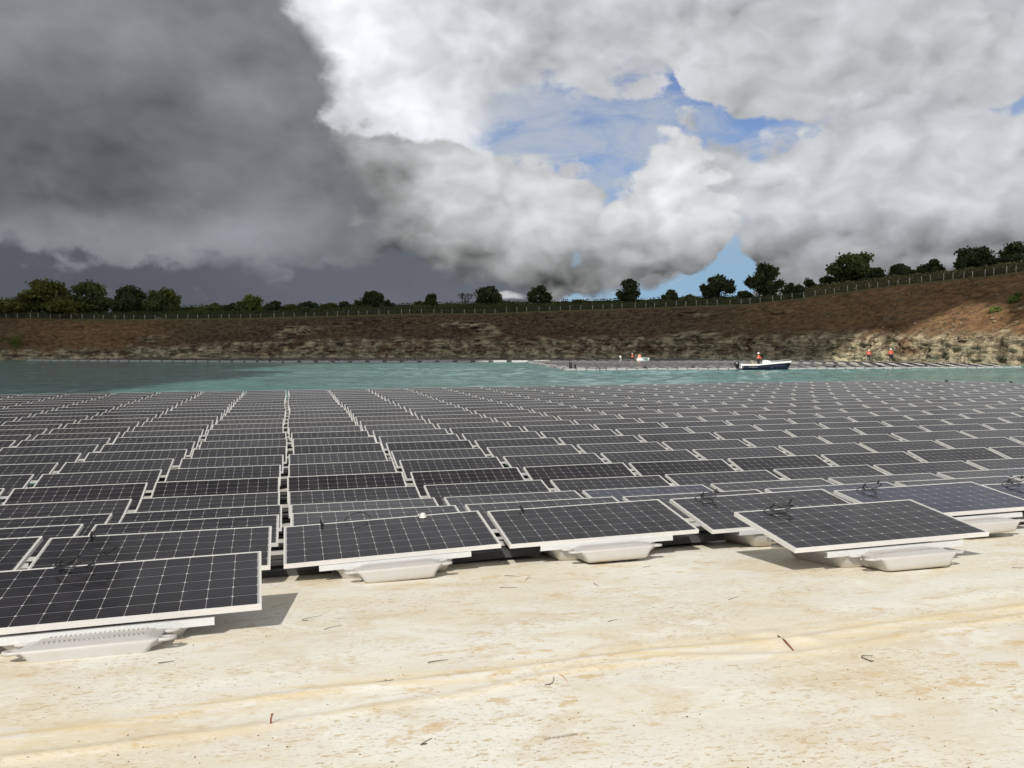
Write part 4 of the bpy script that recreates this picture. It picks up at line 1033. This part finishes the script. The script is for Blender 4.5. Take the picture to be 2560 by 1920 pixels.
    edge([(-112,194.5),(-98,186.5),(-43,159.3),(0,152.4),(8,152.6)],'broken pale pontoon line fronting the far left solar field',.5,.30,3.2,.30,simple('pale_pontoon',(.50,.50,.49),.6))
    for k,(x,y) in enumerate([(6.9,98.9)]):
        mb=MB(); mb.lathe([(.12,-.1),(.16,.1),(.16,.75),(.10,.85)],12); mb.lathe([(.09,.0),(.11,.3),(.08,.55)],10,(.55,0,.1))
        o=mb.build('mooring_post',BLACK,None,True); o.location=(x,y,.1); tag(o,'black mooring post on the corner of the walkway','mooring post')
    # cleats on the front walkway
    for k in range(9):
        x=10+k*5.6; 
        if 27<x<36: continue
        mb=MB(); mb.box((-.22,-.12,0),(.22,.12,.16)); mb.box((-.1,-.06,.16),(.1,.06,.26))
        o=mb.build('cleat',BLACK,None,False,.02); o.location=(x,98.4+(x-30)*.08*(x>30),.15)
        tag(o,'small black cleat on the pale pontoon walkway beneath the cliff','cleat','black cleats spaced along the pontoon walkway')
far_array()
for (x,y,lb) in ((27.9,53.9,'dark float bobbing at the corner where the near field ends'),(30.6,51.5,'dark float beside the right end of the near field')):
    mb=MB(); mb.lathe([(.1,-.1),(.28,-.02),(.34,.12),(.26,.26),(.1,.32),(.03,.42)],14); o=mb.build('buoy',BLACK,None,True); o.location=(x,y,.05); tag(o,lb,'buoy')

# ------------------------------------------------------------------ people
SKIN=simple('skin',(.42,.25,.17),.6); ORANGE=simple('orange_workwear',(.85,.13,.03),.75,0,.08); RED=simple('red_orange_workwear',(.75,.09,.05),.75,0,.08)
DARKC=simple('dark_trousers',(.02,.022,.03),.8); HELM=simple('white_helmet',(.85,.85,.82),.35,0,.02); STRIPE=simple('reflective_band',(.7,.7,.65),.4)
def skin_obj(name, J, bones, rad, mat, parent, grow=0.0):
    keys=[]; [keys.append(k) for b in bones for k in b if k not in keys]
    me=bpy.data.meshes.new(name); me.from_pydata([J[k] for k in keys],[(keys.index(a),keys.index(b)) for a,b in bones],[])
    o=link(name,me,mat,parent); md=o.modifiers.new('Skin','SKIN'); md.use_smooth_shade=True
    sv=me.skin_vertices[0].data
    for i,k in enumerate(keys): r=rad[k]+grow; sv[i].radius=(r,r)
    sv[0].use_root=True
    s=o.modifiers.new('Subsurf','SUBSURF'); s.levels=s.render_levels=1; return o
RAD=dict(pelvis=.135,belly=.13,chest=.155,neck=.055,head=.088,crown=.07,jaw=.06,shl=.065,shr=.065,ell=.045,elr=.045,wrl=.032,wrr=.032,hal=.03,har=.03,hil=.09,hir=.09,knl=.062,knr=.062,anl=.042,anr=.042,tol=.035,tor=.035)
for sd in 'lr':
    for k in range(4): RAD[f'f{sd}{k}']=.009
    RAD[f't{sd}']=.011
def person(loc, yaw, pose, label, top=ORANGE, scale=1.0):
    root=empty('person',loc,(0,0,yaw)); root.scale=(scale,)*3; tag(root,label,'person')
    J=dict(pelvis=(0,0,.95),belly=(0,.0,1.10),chest=(0,.0,1.34),neck=(0,.01,1.50),jaw=(0,-.03,1.58),head=(0,-.01,1.66),crown=(0,0,1.74),
        shl=(-.19,0,1.42),shr=(.19,0,1.42),ell=(-.26,.02,1.13),elr=(.26,.02,1.13),wrl=(-.24,-.12,.90),wrr=(.24,-.12,.90),hal=(-.24,-.15,.84),har=(.24,-.15,.84),
        hil=(-.10,0,.90),hir=(.10,0,.90),knl=(-.12,-.03,.49),knr=(.12,-.03,.49),anl=(-.13,.02,.09),anr=(.13,.02,.09),tol=(-.14,-.15,.04),tor=(.14,-.15,.04))
    J.update(pose)
    for sd,sx in (('l',-1),('r',1)):
        h=Vector(J['ha'+sd]); w=Vector(J['wr'+sd]); d=(h-w).normalized()
        for k in range(4): J[f'f{sd}{k}']=tuple(h+d*(.075-.006*abs(k-1.3))+Vector((.0,.018*(k-1.5),0))+Vector((-sx*.015,0,0)))
        J[f't{sd}']=tuple(h+d*.02+Vector((-sx*.03,-.04,0)))
    body=[('pelvis','belly'),('belly','chest'),('chest','neck'),('neck','jaw'),('jaw','head'),('head','crown'),('chest','shl'),('chest','shr'),('shl','ell'),('shr','elr'),('ell','wrl'),('elr','wrr'),('wrl','hal'),('wrr','har'),
          ('pelvis','hil'),('pelvis','hir'),('hil','knl'),('hir','knr'),('knl','anl'),('knr','anr'),('anl','tol'),('anr','tor')]
    for sd in 'lr':
        for k in range(4): body.append(('ha'+sd,f'f{sd}{k}'))
        body.append(('ha'+sd,f't{sd}'))
    skin_obj('body',J,body,RAD,SKIN,root)
    skin_obj('jacket',J,[('pelvis','belly'),('belly','chest'),('chest','shl'),('chest','shr'),('shl','ell'),('shr','elr'),('ell','wrl'),('elr','wrr')],RAD,top,root,.028)
    skin_obj('trousers',J,[('pelvis','hil'),('pelvis','hir'),('hil','knl'),('hir','knr'),('knl','anl'),('knr','anr')],RAD,DARKC,root,.022)
    skin_obj('boot',J,[('anl','tol')],RAD,BLACK,root,.018); skin_obj('boot',J,[('anr','tor')],RAD,BLACK,root,.018)
    mb=MB(); hx,hy,hz_=J['head']; mb.lathe([(.150,.0),(.135,.02),(.130,.07),(.10,.125),(.05,.15),(.005,.157)],16,(hx,hy,hz_+.01)); mb.box((-.07+hx,hy-.19,hz_+.005),(.07+hx,hy-.10,hz_+.02))
    mb.build('helmet',HELM,root,True)
    mb=MB(); px,py,pz=J['belly']; mb.lathe([(.172,-.03),(.178,-.03),(.178,.03),(.172,.03)],16,(px,py,pz+.06)); mb.build('reflective_band',STRIPE,root,True)
    # face: nose, brow and eyes on the front of the head
    mb=MB(); mb.tube([(hx,hy-.085,hz_-.0),(hx,hy-.115,hz_-.035)],[.008,.014],6)
    for sx in(-1,1): mb.lathe([(.003,-.01),(.012,0),(.003,.01)],8,(hx+sx*.032,hy-.086,hz_+.005))
    mb.build('face',SKIN,root,True)
    return root
person((upx(0,1)*0+55.6,131,.30),R(170),{'ell':(-.28,-.02,1.15),'wrl':(-.20,-.2,1.06),'hal':(-.16,-.25,1.07)},'person in red-orange jacket standing on the far panels, the left of two',RED)
person((57.9,128.5,.30),R(185),{'knl':(-.2,-.05,.49),'anl':(-.24,.0,.09),'tol':(-.27,-.15,.04),'ell':(-.34,.05,1.16),'wrl':(-.30,-.14,.98),'hal':(-.28,-.19,.96)},'person in orange jacket, legs apart, standing on the far panels, the right of two',RED,1.08)

# ------------------------------------------------------------------ boats
NAVY=simple('navy_gelcoat',(.012,.014,.035),.18); GEL=simple('white_gelcoat',(.82,.82,.80),.25,0,.03); CHROME=simple('steel_rail',(.7,.7,.7),.25,.9); SCREEN=simple('tinted_screen',(.05,.06,.07),.08); BEIGE=simple('beige_upholstery',(.55,.47,.36),.7)
def hull_rings(Lh,beam,fb0,fb1,z_in=0.0,shr=0.0,n=14):
    rings=[]
    for i in range(n+1):
        t=i/n; x=-Lh/2+Lh*t; b=beam/2*(1-max(0,(t-.45)/.55)**2.3)*(.93+.07*min(1,t*4)); b=max(b,.015)-shr
        b=max(b,.01)
        fb=fb0+(fb1-fb0)*(max(0,(t-.35)/.65)**.9); kz=-.28+.45*max(0,(t-.72)/.28)**2
        ch=b*.82*(1-.35*t); rings.append((x,b,fb,kz,ch,t))
    return rings
def motorboat(loc,yaw):
    root=empty('motorboat',loc,(0,0,yaw)); tag(root,'navy motorboat with white deck and black outboard moored at the walkway','boat')
    Rg=hull_rings(6.2,2.2,.62,.98); mb=MB()
    def rake(x,z,t): return x+ (.42*(z+.1)*max(0,(t-.7)/.3) )
    mb.loft([[Vector((rake(x,fb,t),-b,fb)),Vector((rake(x,.2,t),-ch*1.08,.12+(.2*t))),Vector((rake(x,0,t),-ch*.9,-.02)),Vector((rake(x,kz,t),0,kz)),Vector((rake(x,0,t),ch*.9,-.02)),Vector((rake(x,.2,t),ch*1.08,.12+(.2*t))),Vector((rake(x,fb,t),b,fb)),Vector((rake(x,fb-.3,t),b*.6,fb-.45)),Vector((rake(x,fb-.3,t),-b*.6,fb-.45))] for x,b,fb,kz,ch,t in Rg])
    mb.build('hull',NAVY,root,True)
    # gunwale band
    mb=MB()
    for sg in(-1,1):
        mb.loft([[Vector((rake(x,fb,t)+(.06 if t>.97 else 0),sg*(b+.035),fb-.05)),Vector((rake(x,fb,t)+(.06 if t>.97 else 0),sg*(b+.035),fb+.11)),Vector((rake(x,fb,t),sg*max(b-.16,0),fb+.13)),Vector((rake(x,fb,t),sg*max(b-.16,0),fb-.05))] for x,b,fb,kz,ch,t in Rg])
    # foredeck, cockpit floor and transom
    fd=[r for r in Rg if r[5]>=.62]
    mb.loft([[Vector((rake(x,fb,t),-b,fb+.10)),Vector((rake(x,fb,t),0,fb+.19)),Vector((rake(x,fb,t),b,fb+.10)),Vector((rake(x,fb,t),0,fb+.02))] for x,b,fb,kz,ch,t in fd])
    mb.box((-3.05,-.70,.28),(1.0,.70,.34)); mb.box((-3.12,-1.04,.2),(-2.98,1.04,.74)); mb.box((3.1,-.09,1.03),(3.62,.09,1.13))
    mb.build('deck',GEL,root)
    mb=MB(); mb.loft([[Vector((x0,-w,z)),Vector((x1,-w,z)),Vector((x1,w,z)),Vector((x0,w,z))] for x0,x1,w,z in ((-.25,.95,.48,.34),(-.22,.92,.46,.95),(-.05,.85,.42,1.15),(.02,.45,.38,1.24))])
    cn=mb.build('console',GEL,root,False,.03)
    mb=MB(); mb.loft([[Vector((.32,-.40,1.15)),Vector((.36,-.40,1.15)),Vector((.36,.40,1.15)),Vector((.32,.40,1.15))],[Vector((.08,-.34,1.56)),Vector((.11,-.34,1.56)),Vector((.11,.34,1.56)),Vector((.08,.34,1.56))]]); mb.build('windscreen',SCREEN,cn)
    mb=MB(); mb.tube([(-.27,.2*math.cos(a),1.0+.2*math.sin(a)) for a in [k*math.pi/8 for k in range(17)]],.018,6); mb.bar((-.27,-.19,1.0),(-.27,.19,1.0),.02); mb.bar((-.27,0,.81),(-.27,0,1.19),.02); mb.build('steering_wheel',BLACK,cn)
    mb=MB(); mb.add([(.36,-.489,.50),(.78,-.489,.50),(.57,-.483,.93)],[(0,1,2)]); mb.add([(.52,-.4885,.46),(.62,-.4885,.46),(.57,-.4885,.58)],[(0,1,2)]); mb.build('emblem',BLACK,cn)
    mb=MB(); mb.box((-1.55,-.42,.34),(-.85,.42,.82)); mb.loft([[Vector((x0,-.42,z)),Vector((x1,-.42,z)),Vector((x1,.42,z)),Vector((x0,.42,z))] for x0,x1,z in ((-1.55,-1.42,.82),(-1.66,-1.56,1.22))]); mb.build('seat',BEIGE,root,False,.03)
    mb=MB()
    for sg in(-1,1):
        P=[Vector((rake(x,fb,t),sg*max(b-.07,.0),fb+.11)) for x,b,fb,kz,ch,t in Rg if t>=.55]
        top=[p+Vector((0,0,.10+.20*(k/(len(P)-1)))) for k,p in enumerate(P)]; mb.tube([P[0]]+top+[Vector((3.55,0,1.45))],.022,6)
        for k in range(1,len(P),2): mb.bar(P[k],top[k],.022)
    mb.build('bow_rail',CHROME,root)
    mt=MB(); mt.loft([rrect(-3.42,0,.20,.20,.35,.06),rrect(-3.44,0,.27,.24,.55,.08),rrect(-3.46,0,.32,.26,.78,.09),rrect(-3.44,0,.30,.25,1.0,.09),rrect(-3.40,0,.22,.2,1.10,.08)])
    mt.loft([rrect(-3.36,0,.14,.10,-.5,.04),rrect(-3.36,0,.15,.11,.36,.04)]); mt.box((-3.25,-.12,.3),(-3.04,.12,.62)); ob=mt.build('outboard_motor',BLACK,root,True)
    mb=MB(); mb.box((-3.62,-.268,.86),(-3.36,-.262,.93)); mb.build('cowling_stripe',STRIPE,ob)
    mb=MB(); mb.box((-3.10,-.55,.66),(-2.9,-.25,.80)); mb.box((-3.16,-.3,.3),(-3.04,-.2,.5)); mb.build('transom_bracket',GEL,root)
    # registration number
    cu=bpy.data.curves.new('reg','FONT'); cu.body='ST C297 913'; cu.size=.19; cu.extrude=.004; cu.align_x='CENTER'; cu.space_character=1.05
    tmp=bpy.data.objects.new('reg',cu); COL.objects.link(tmp); bpy.context.view_layer.update()
    me=bpy.data.meshes.new_from_object(tmp); COL.objects.unlink(tmp); bpy.data.objects.remove(tmp)
    o=link('registration_number',me,GEL,root); o.location=(-1.55,-.975,.31); o.rotation_euler=(R(116),0,0)
    return root
mbt=motorboat((28.75,96.1,0),R(-3)); mbt.scale=(.87,.87,.87)
person((28.75-.58,96.1,.29),R(95),{'ell':(-.25,-.12,1.16),'wrl':(-.14,-.36,1.10),'hal':(-.12,-.42,1.09),'elr':(.25,-.12,1.16),'wrr':(.14,-.36,1.10),'har':(.12,-.42,1.09),'knl':(-.14,-.10,.5),'knr':(.13,-.02,.5)},'person in orange jacket and white helmet at the helm of the navy motorboat',ORANGE,.93)
def workboat(loc,yaw):
    root=empty('workboat',loc,(0,0,yaw)); tag(root,'small low workboat with white bow among the far solar panels','boat')
    Rg=hull_rings(5.0,1.7,.42,.66)
    def sec(rs): return [[Vector((x,-b,fb)),Vector((x,-ch,0)),Vector((x,0,kz)),Vector((x,ch,0)),Vector((x,b,fb)),Vector((x,b*.75,fb)),Vector((x,b*.6,.12)),Vector((x,-b*.6,.12)),Vector((x,-b*.75,fb))] for x,b,fb,kz,ch,t in rs]
    mb=MB(); mb.loft(sec([r for r in Rg if r[5]<=.5])); mb.build('hull',simple('grey_inflatable',(.04,.045,.05),.6),root,True)
    mb=MB(); mb.loft([[p*1.015 for p in s] for s in sec([r for r in Rg if r[5]>=.499])]); mb.box((.2,-.75,.56),(2.1,.75,.66)); mb.build('bow_section',GEL,root,True)
    mb=MB(); mb.bar((2.4,0,.55),(3.1,0,.72),.12,.08); mb.bar((3.1,0,.72),(3.15,0,.45),.10); mb.build('bow_ramp',BLACK,root)
    mt=MB(); mt.loft([rrect(-2.75,0,.13,.13,.5,.04),rrect(-2.8,0,.18,.15,.75,.05),rrect(-2.86,0,.16,.14,1.0,.05),rrect(-2.88,0,.10,.10,1.08,.04)]); mt.box((-2.76,-.06,-.4),(-2.64,.06,.55)); mt.build('outboard_motor',WHITEP,root,True)
    mb=MB(); mb.box((-.9,-.6,.40),(-.5,.6,.46)); mb.build('bench',BARK,root)
    return root
WB=Vector((22.4,152.0,.05)); workboat(WB,R(3))
person(WB+Vector((-.65,0,-.30)),R(100),{'pelvis':(0,0,.88),'hil':(-.10,-.02,.86),'hir':(.10,-.02,.86),'knl':(-.13,-.38,.80),'knr':(.13,-.40,.80),'anl':(-.13,-.42,.42),'anr':(.13,-.46,.42),'tol':(-.13,-.56,.37),'tor':(.13,-.60,.37),'ell':(-.27,-.06,1.15),'elr':(.27,-.06,1.15),'wrl':(-.2,-.28,1.02),'wrr':(.2,-.28,1.02),'hal':(-.18,-.34,1.0),'har':(.18,-.34,1.0)},'person in orange vest and white helmet seated in the small workboat',ORANGE)
mb=MB(); mb.loft([rrect(0,0,.20,.18,0,.06),rrect(0,0,.27,.24,.12,.09),rrect(.02,0,.25,.22,.45,.09),rrect(.03,.01,.16,.14,.66,.06),rrect(.05,.01,.05,.05,.74,.02)]); o=mb.build('sack',simple('pink_orange_cloth',(.85,.32,.22),.8),None,True); o.location=WB+Vector((.62,.0,.55)); tag(o,'bulging orange sack standing on the white bow of the workboat','sack')

# ------------------------------------------------------------------ small things on the ramp
def surf(u,v): return on_ramp(u,v)
def stick(u,v,du,dv,r,label,mat,bend=.12,name='twig'):
    a=surf(u,v); b=surf(u+du,v+dv); m=a.lerp(b,.5)+Vector((random.uniform(-1,1),random.uniform(-1,1),0))*(b-a).length*bend
    L_=(b-a).length; mb=MB(); A=Vector((0,0,r)); Bq=(b-a)+Vector((0,0,r)); Mq=(m-a)*2-(A+Bq)*.5+Vector((0,0,r+L_*.05)); pp=[]
    for k in range(8):
        t=k/7; pp.append(A*(1-t)**2+Mq*2*t*(1-t)+Bq*t*t+Vector((random.uniform(-1,1),random.uniform(-1,1),0))*L_*.012)
    mb.tube(pp,[r*(1-.55*k/7) for k in range(8)],6)
    if bend>.25: mb.tube([pp[0]-Vector((L_*.10,0,0)),pp[0],pp[0]+Vector((L_*.12,L_*.05,0))],[r*.7,r*1.1,r*.6],6)
    o=mb.build(name,mat,None,True); o.location=a+Vector((0,0,.001)); tag(o,label,name,'dry twigs scattered on the ramp' if name=='twig' else None); return o
TW=simple('dry_twig',(.11,.085,.06),.8); RUST=simple('rusty_metal',(.20,.07,.03),.8); OT=simple('orange_straw',(.45,.2,.06),.8)
for (u,v,du,dv,r,lb,mt,bd) in [
 (765,1552,40,-12,.0022,'bent grey twig lying just right of the big left shadow',TW,.5),(810,1575,46,-10,.0022,'thin straight twig below the bent grey twig',TW,.1),
 (1070,1658,50,-7,.003,'straight dark twig above the liner fold, centre',TW,.03),(935,1709,48,-8,.003,'curved twig touching the liner fold, left of centre',TW,.15),
 (1368,1714,16,-20,.003,'hooked black twig just below the liner fold',TW,.35),(1395,1685,26,24,.0022,'thin orange straw beside the hooked black twig',OT,.05),
 (1063,1862,16,-14,.0032,'small black hooked twig near the bottom edge, centre',TW,.6),(1520,1555,24,-6,.0022,'short twig on the clean liner right of centre',TW,.2),
 (1822,1500,24,-7,.0022,'short grey twig below the front right panel',TW,.05),(2180,1655,2,-14,.0032,'tiny curved dark twig right of the liner tear',TW,.6),
 (1262,1440,36,2,.0025,'thin twig nearest the centre pontoon',TW,.05),(1315,1451,12,-8,.0025,'tiny leaning twig right of the centre pontoon twig',TW,.1),
 (1250,1470,44,0,.0025,'straight twig lying below the centre pontoon',TW,.03),(1484,1459,12,9,.0025,'short slanting twig right below the second pontoon',TW,.1),
 (1607,1419,20,-4,.0022,'pale twig near the shadow edge right of centre',TW,.1),(395,1659,42,-6,.003,'dark curved twig below the left pontoon',TW,.1),
 (582,1527,28,-7,.003,'dark twig lying inside the big left shadow',TW,.05),(2530,1420,30,1,.0025,'dark straight twig at the far right edge',TW,.03)]:
    stick(u,v,du,dv,r,lb,mt,bd)
p=surf(676,1813); mb=MB(); mb.tube([(0,0,-.01),(.003,.0,.030),(.007,.004,.046)],[.004,.004,.003],8); mb.lathe([(.006,0),(.007,.003),(.003,.005)],8,(.007,.004,.045)); o=mb.build('peg',RUST,None,True); o.location=p; tag(o,'rusty brown peg standing in the liner fold, lower left','peg')
a=surf(1944,1594); b=surf(1984,1629); mb=MB(); n=b-a
mb.tube([Vector((0,0,.012)),n*.5+Vector((.0,.006,.017)),n+Vector((0,0,.008))],[.0035,.006,.003],6); o=mb.build('tear',RUST,None,True); o.location=a; tag(o,'dark reddish slit where the liner fold is pinched, right of centre','tear')
# white cap lying on the front panel right of the gap
tl,yaw,net,th,roll=placement(1,1); E=Euler((R(net),R(-roll),R(yaw))).to_matrix()
mb=MB(); mb.lathe([(.040,0),(.040,.005),(.027,.009),(.027,.036),(.020,.042),(.004,.043)],18); mb.tube([(-.034,0,.03),(-.05,0,.03)],.008,6)
o=mb.build('cap',WHITEP,None,True); o.location=tl+E@Vector((1.37,-.06,.0)); o.rotation_euler=Euler((R(net),R(-roll),R(yaw))); tag(o,'small white plastic cap sitting on the front panel beside its top edge','cap')
# faded print on the liner
cu=bpy.data.curves.new('print','FONT'); cu.body='GROUNDKAM'; cu.size=.032; cu.extrude=.0002
tmp=bpy.data.objects.new('p',cu); COL.objects.link(tmp); bpy.context.view_layer.update(); me=bpy.data.meshes.new_from_object(tmp); COL.objects.unlink(tmp); bpy.data.objects.remove(tmp)
wd=max(v.co.x for v in me.vertices); A=surf(1441,1836); B=surf(1358,1848); k=(B-A).length/wd
o=link('printed_lettering',me,simple('faded_ink',(.24,.18,.11),.9)); d=(B-A).normalized(); o.location=A+Vector((0,0,.006)); o.scale=(k,k*1.1,k); o.rotation_euler=(R(5),0,math.atan2(d.y,d.x)); tag(o,'faded upside-down printed word on the liner, bottom centre','lettering')
# grit
def grit():
    mb=MB(); rn=random.Random(4)
    for _ in range(260):
        u=rn.uniform(-50,2610); v=rn.uniform(1480,1930); p=surf(u,v); s=rn.uniform(.0015,.004)
        ring=lambda z,f:[p+Vector((math.cos(a)*s*f*rn.uniform(.7,1.2),math.sin(a)*s*f*rn.uniform(.7,1.2),z)) for a in [k*math.pi/3 for k in range(6)]]
        mb.loft([ring(-.001,1),ring(s*.5,1.1),ring(s*.9,.5)])
    tag(mb.build('gravel',simple('brown_grit',(.20,.13,.07),.9,0,.4,30)),'scattered brown grit and crumbs of mud on the liner','gravel',kind='stuff')
grit()
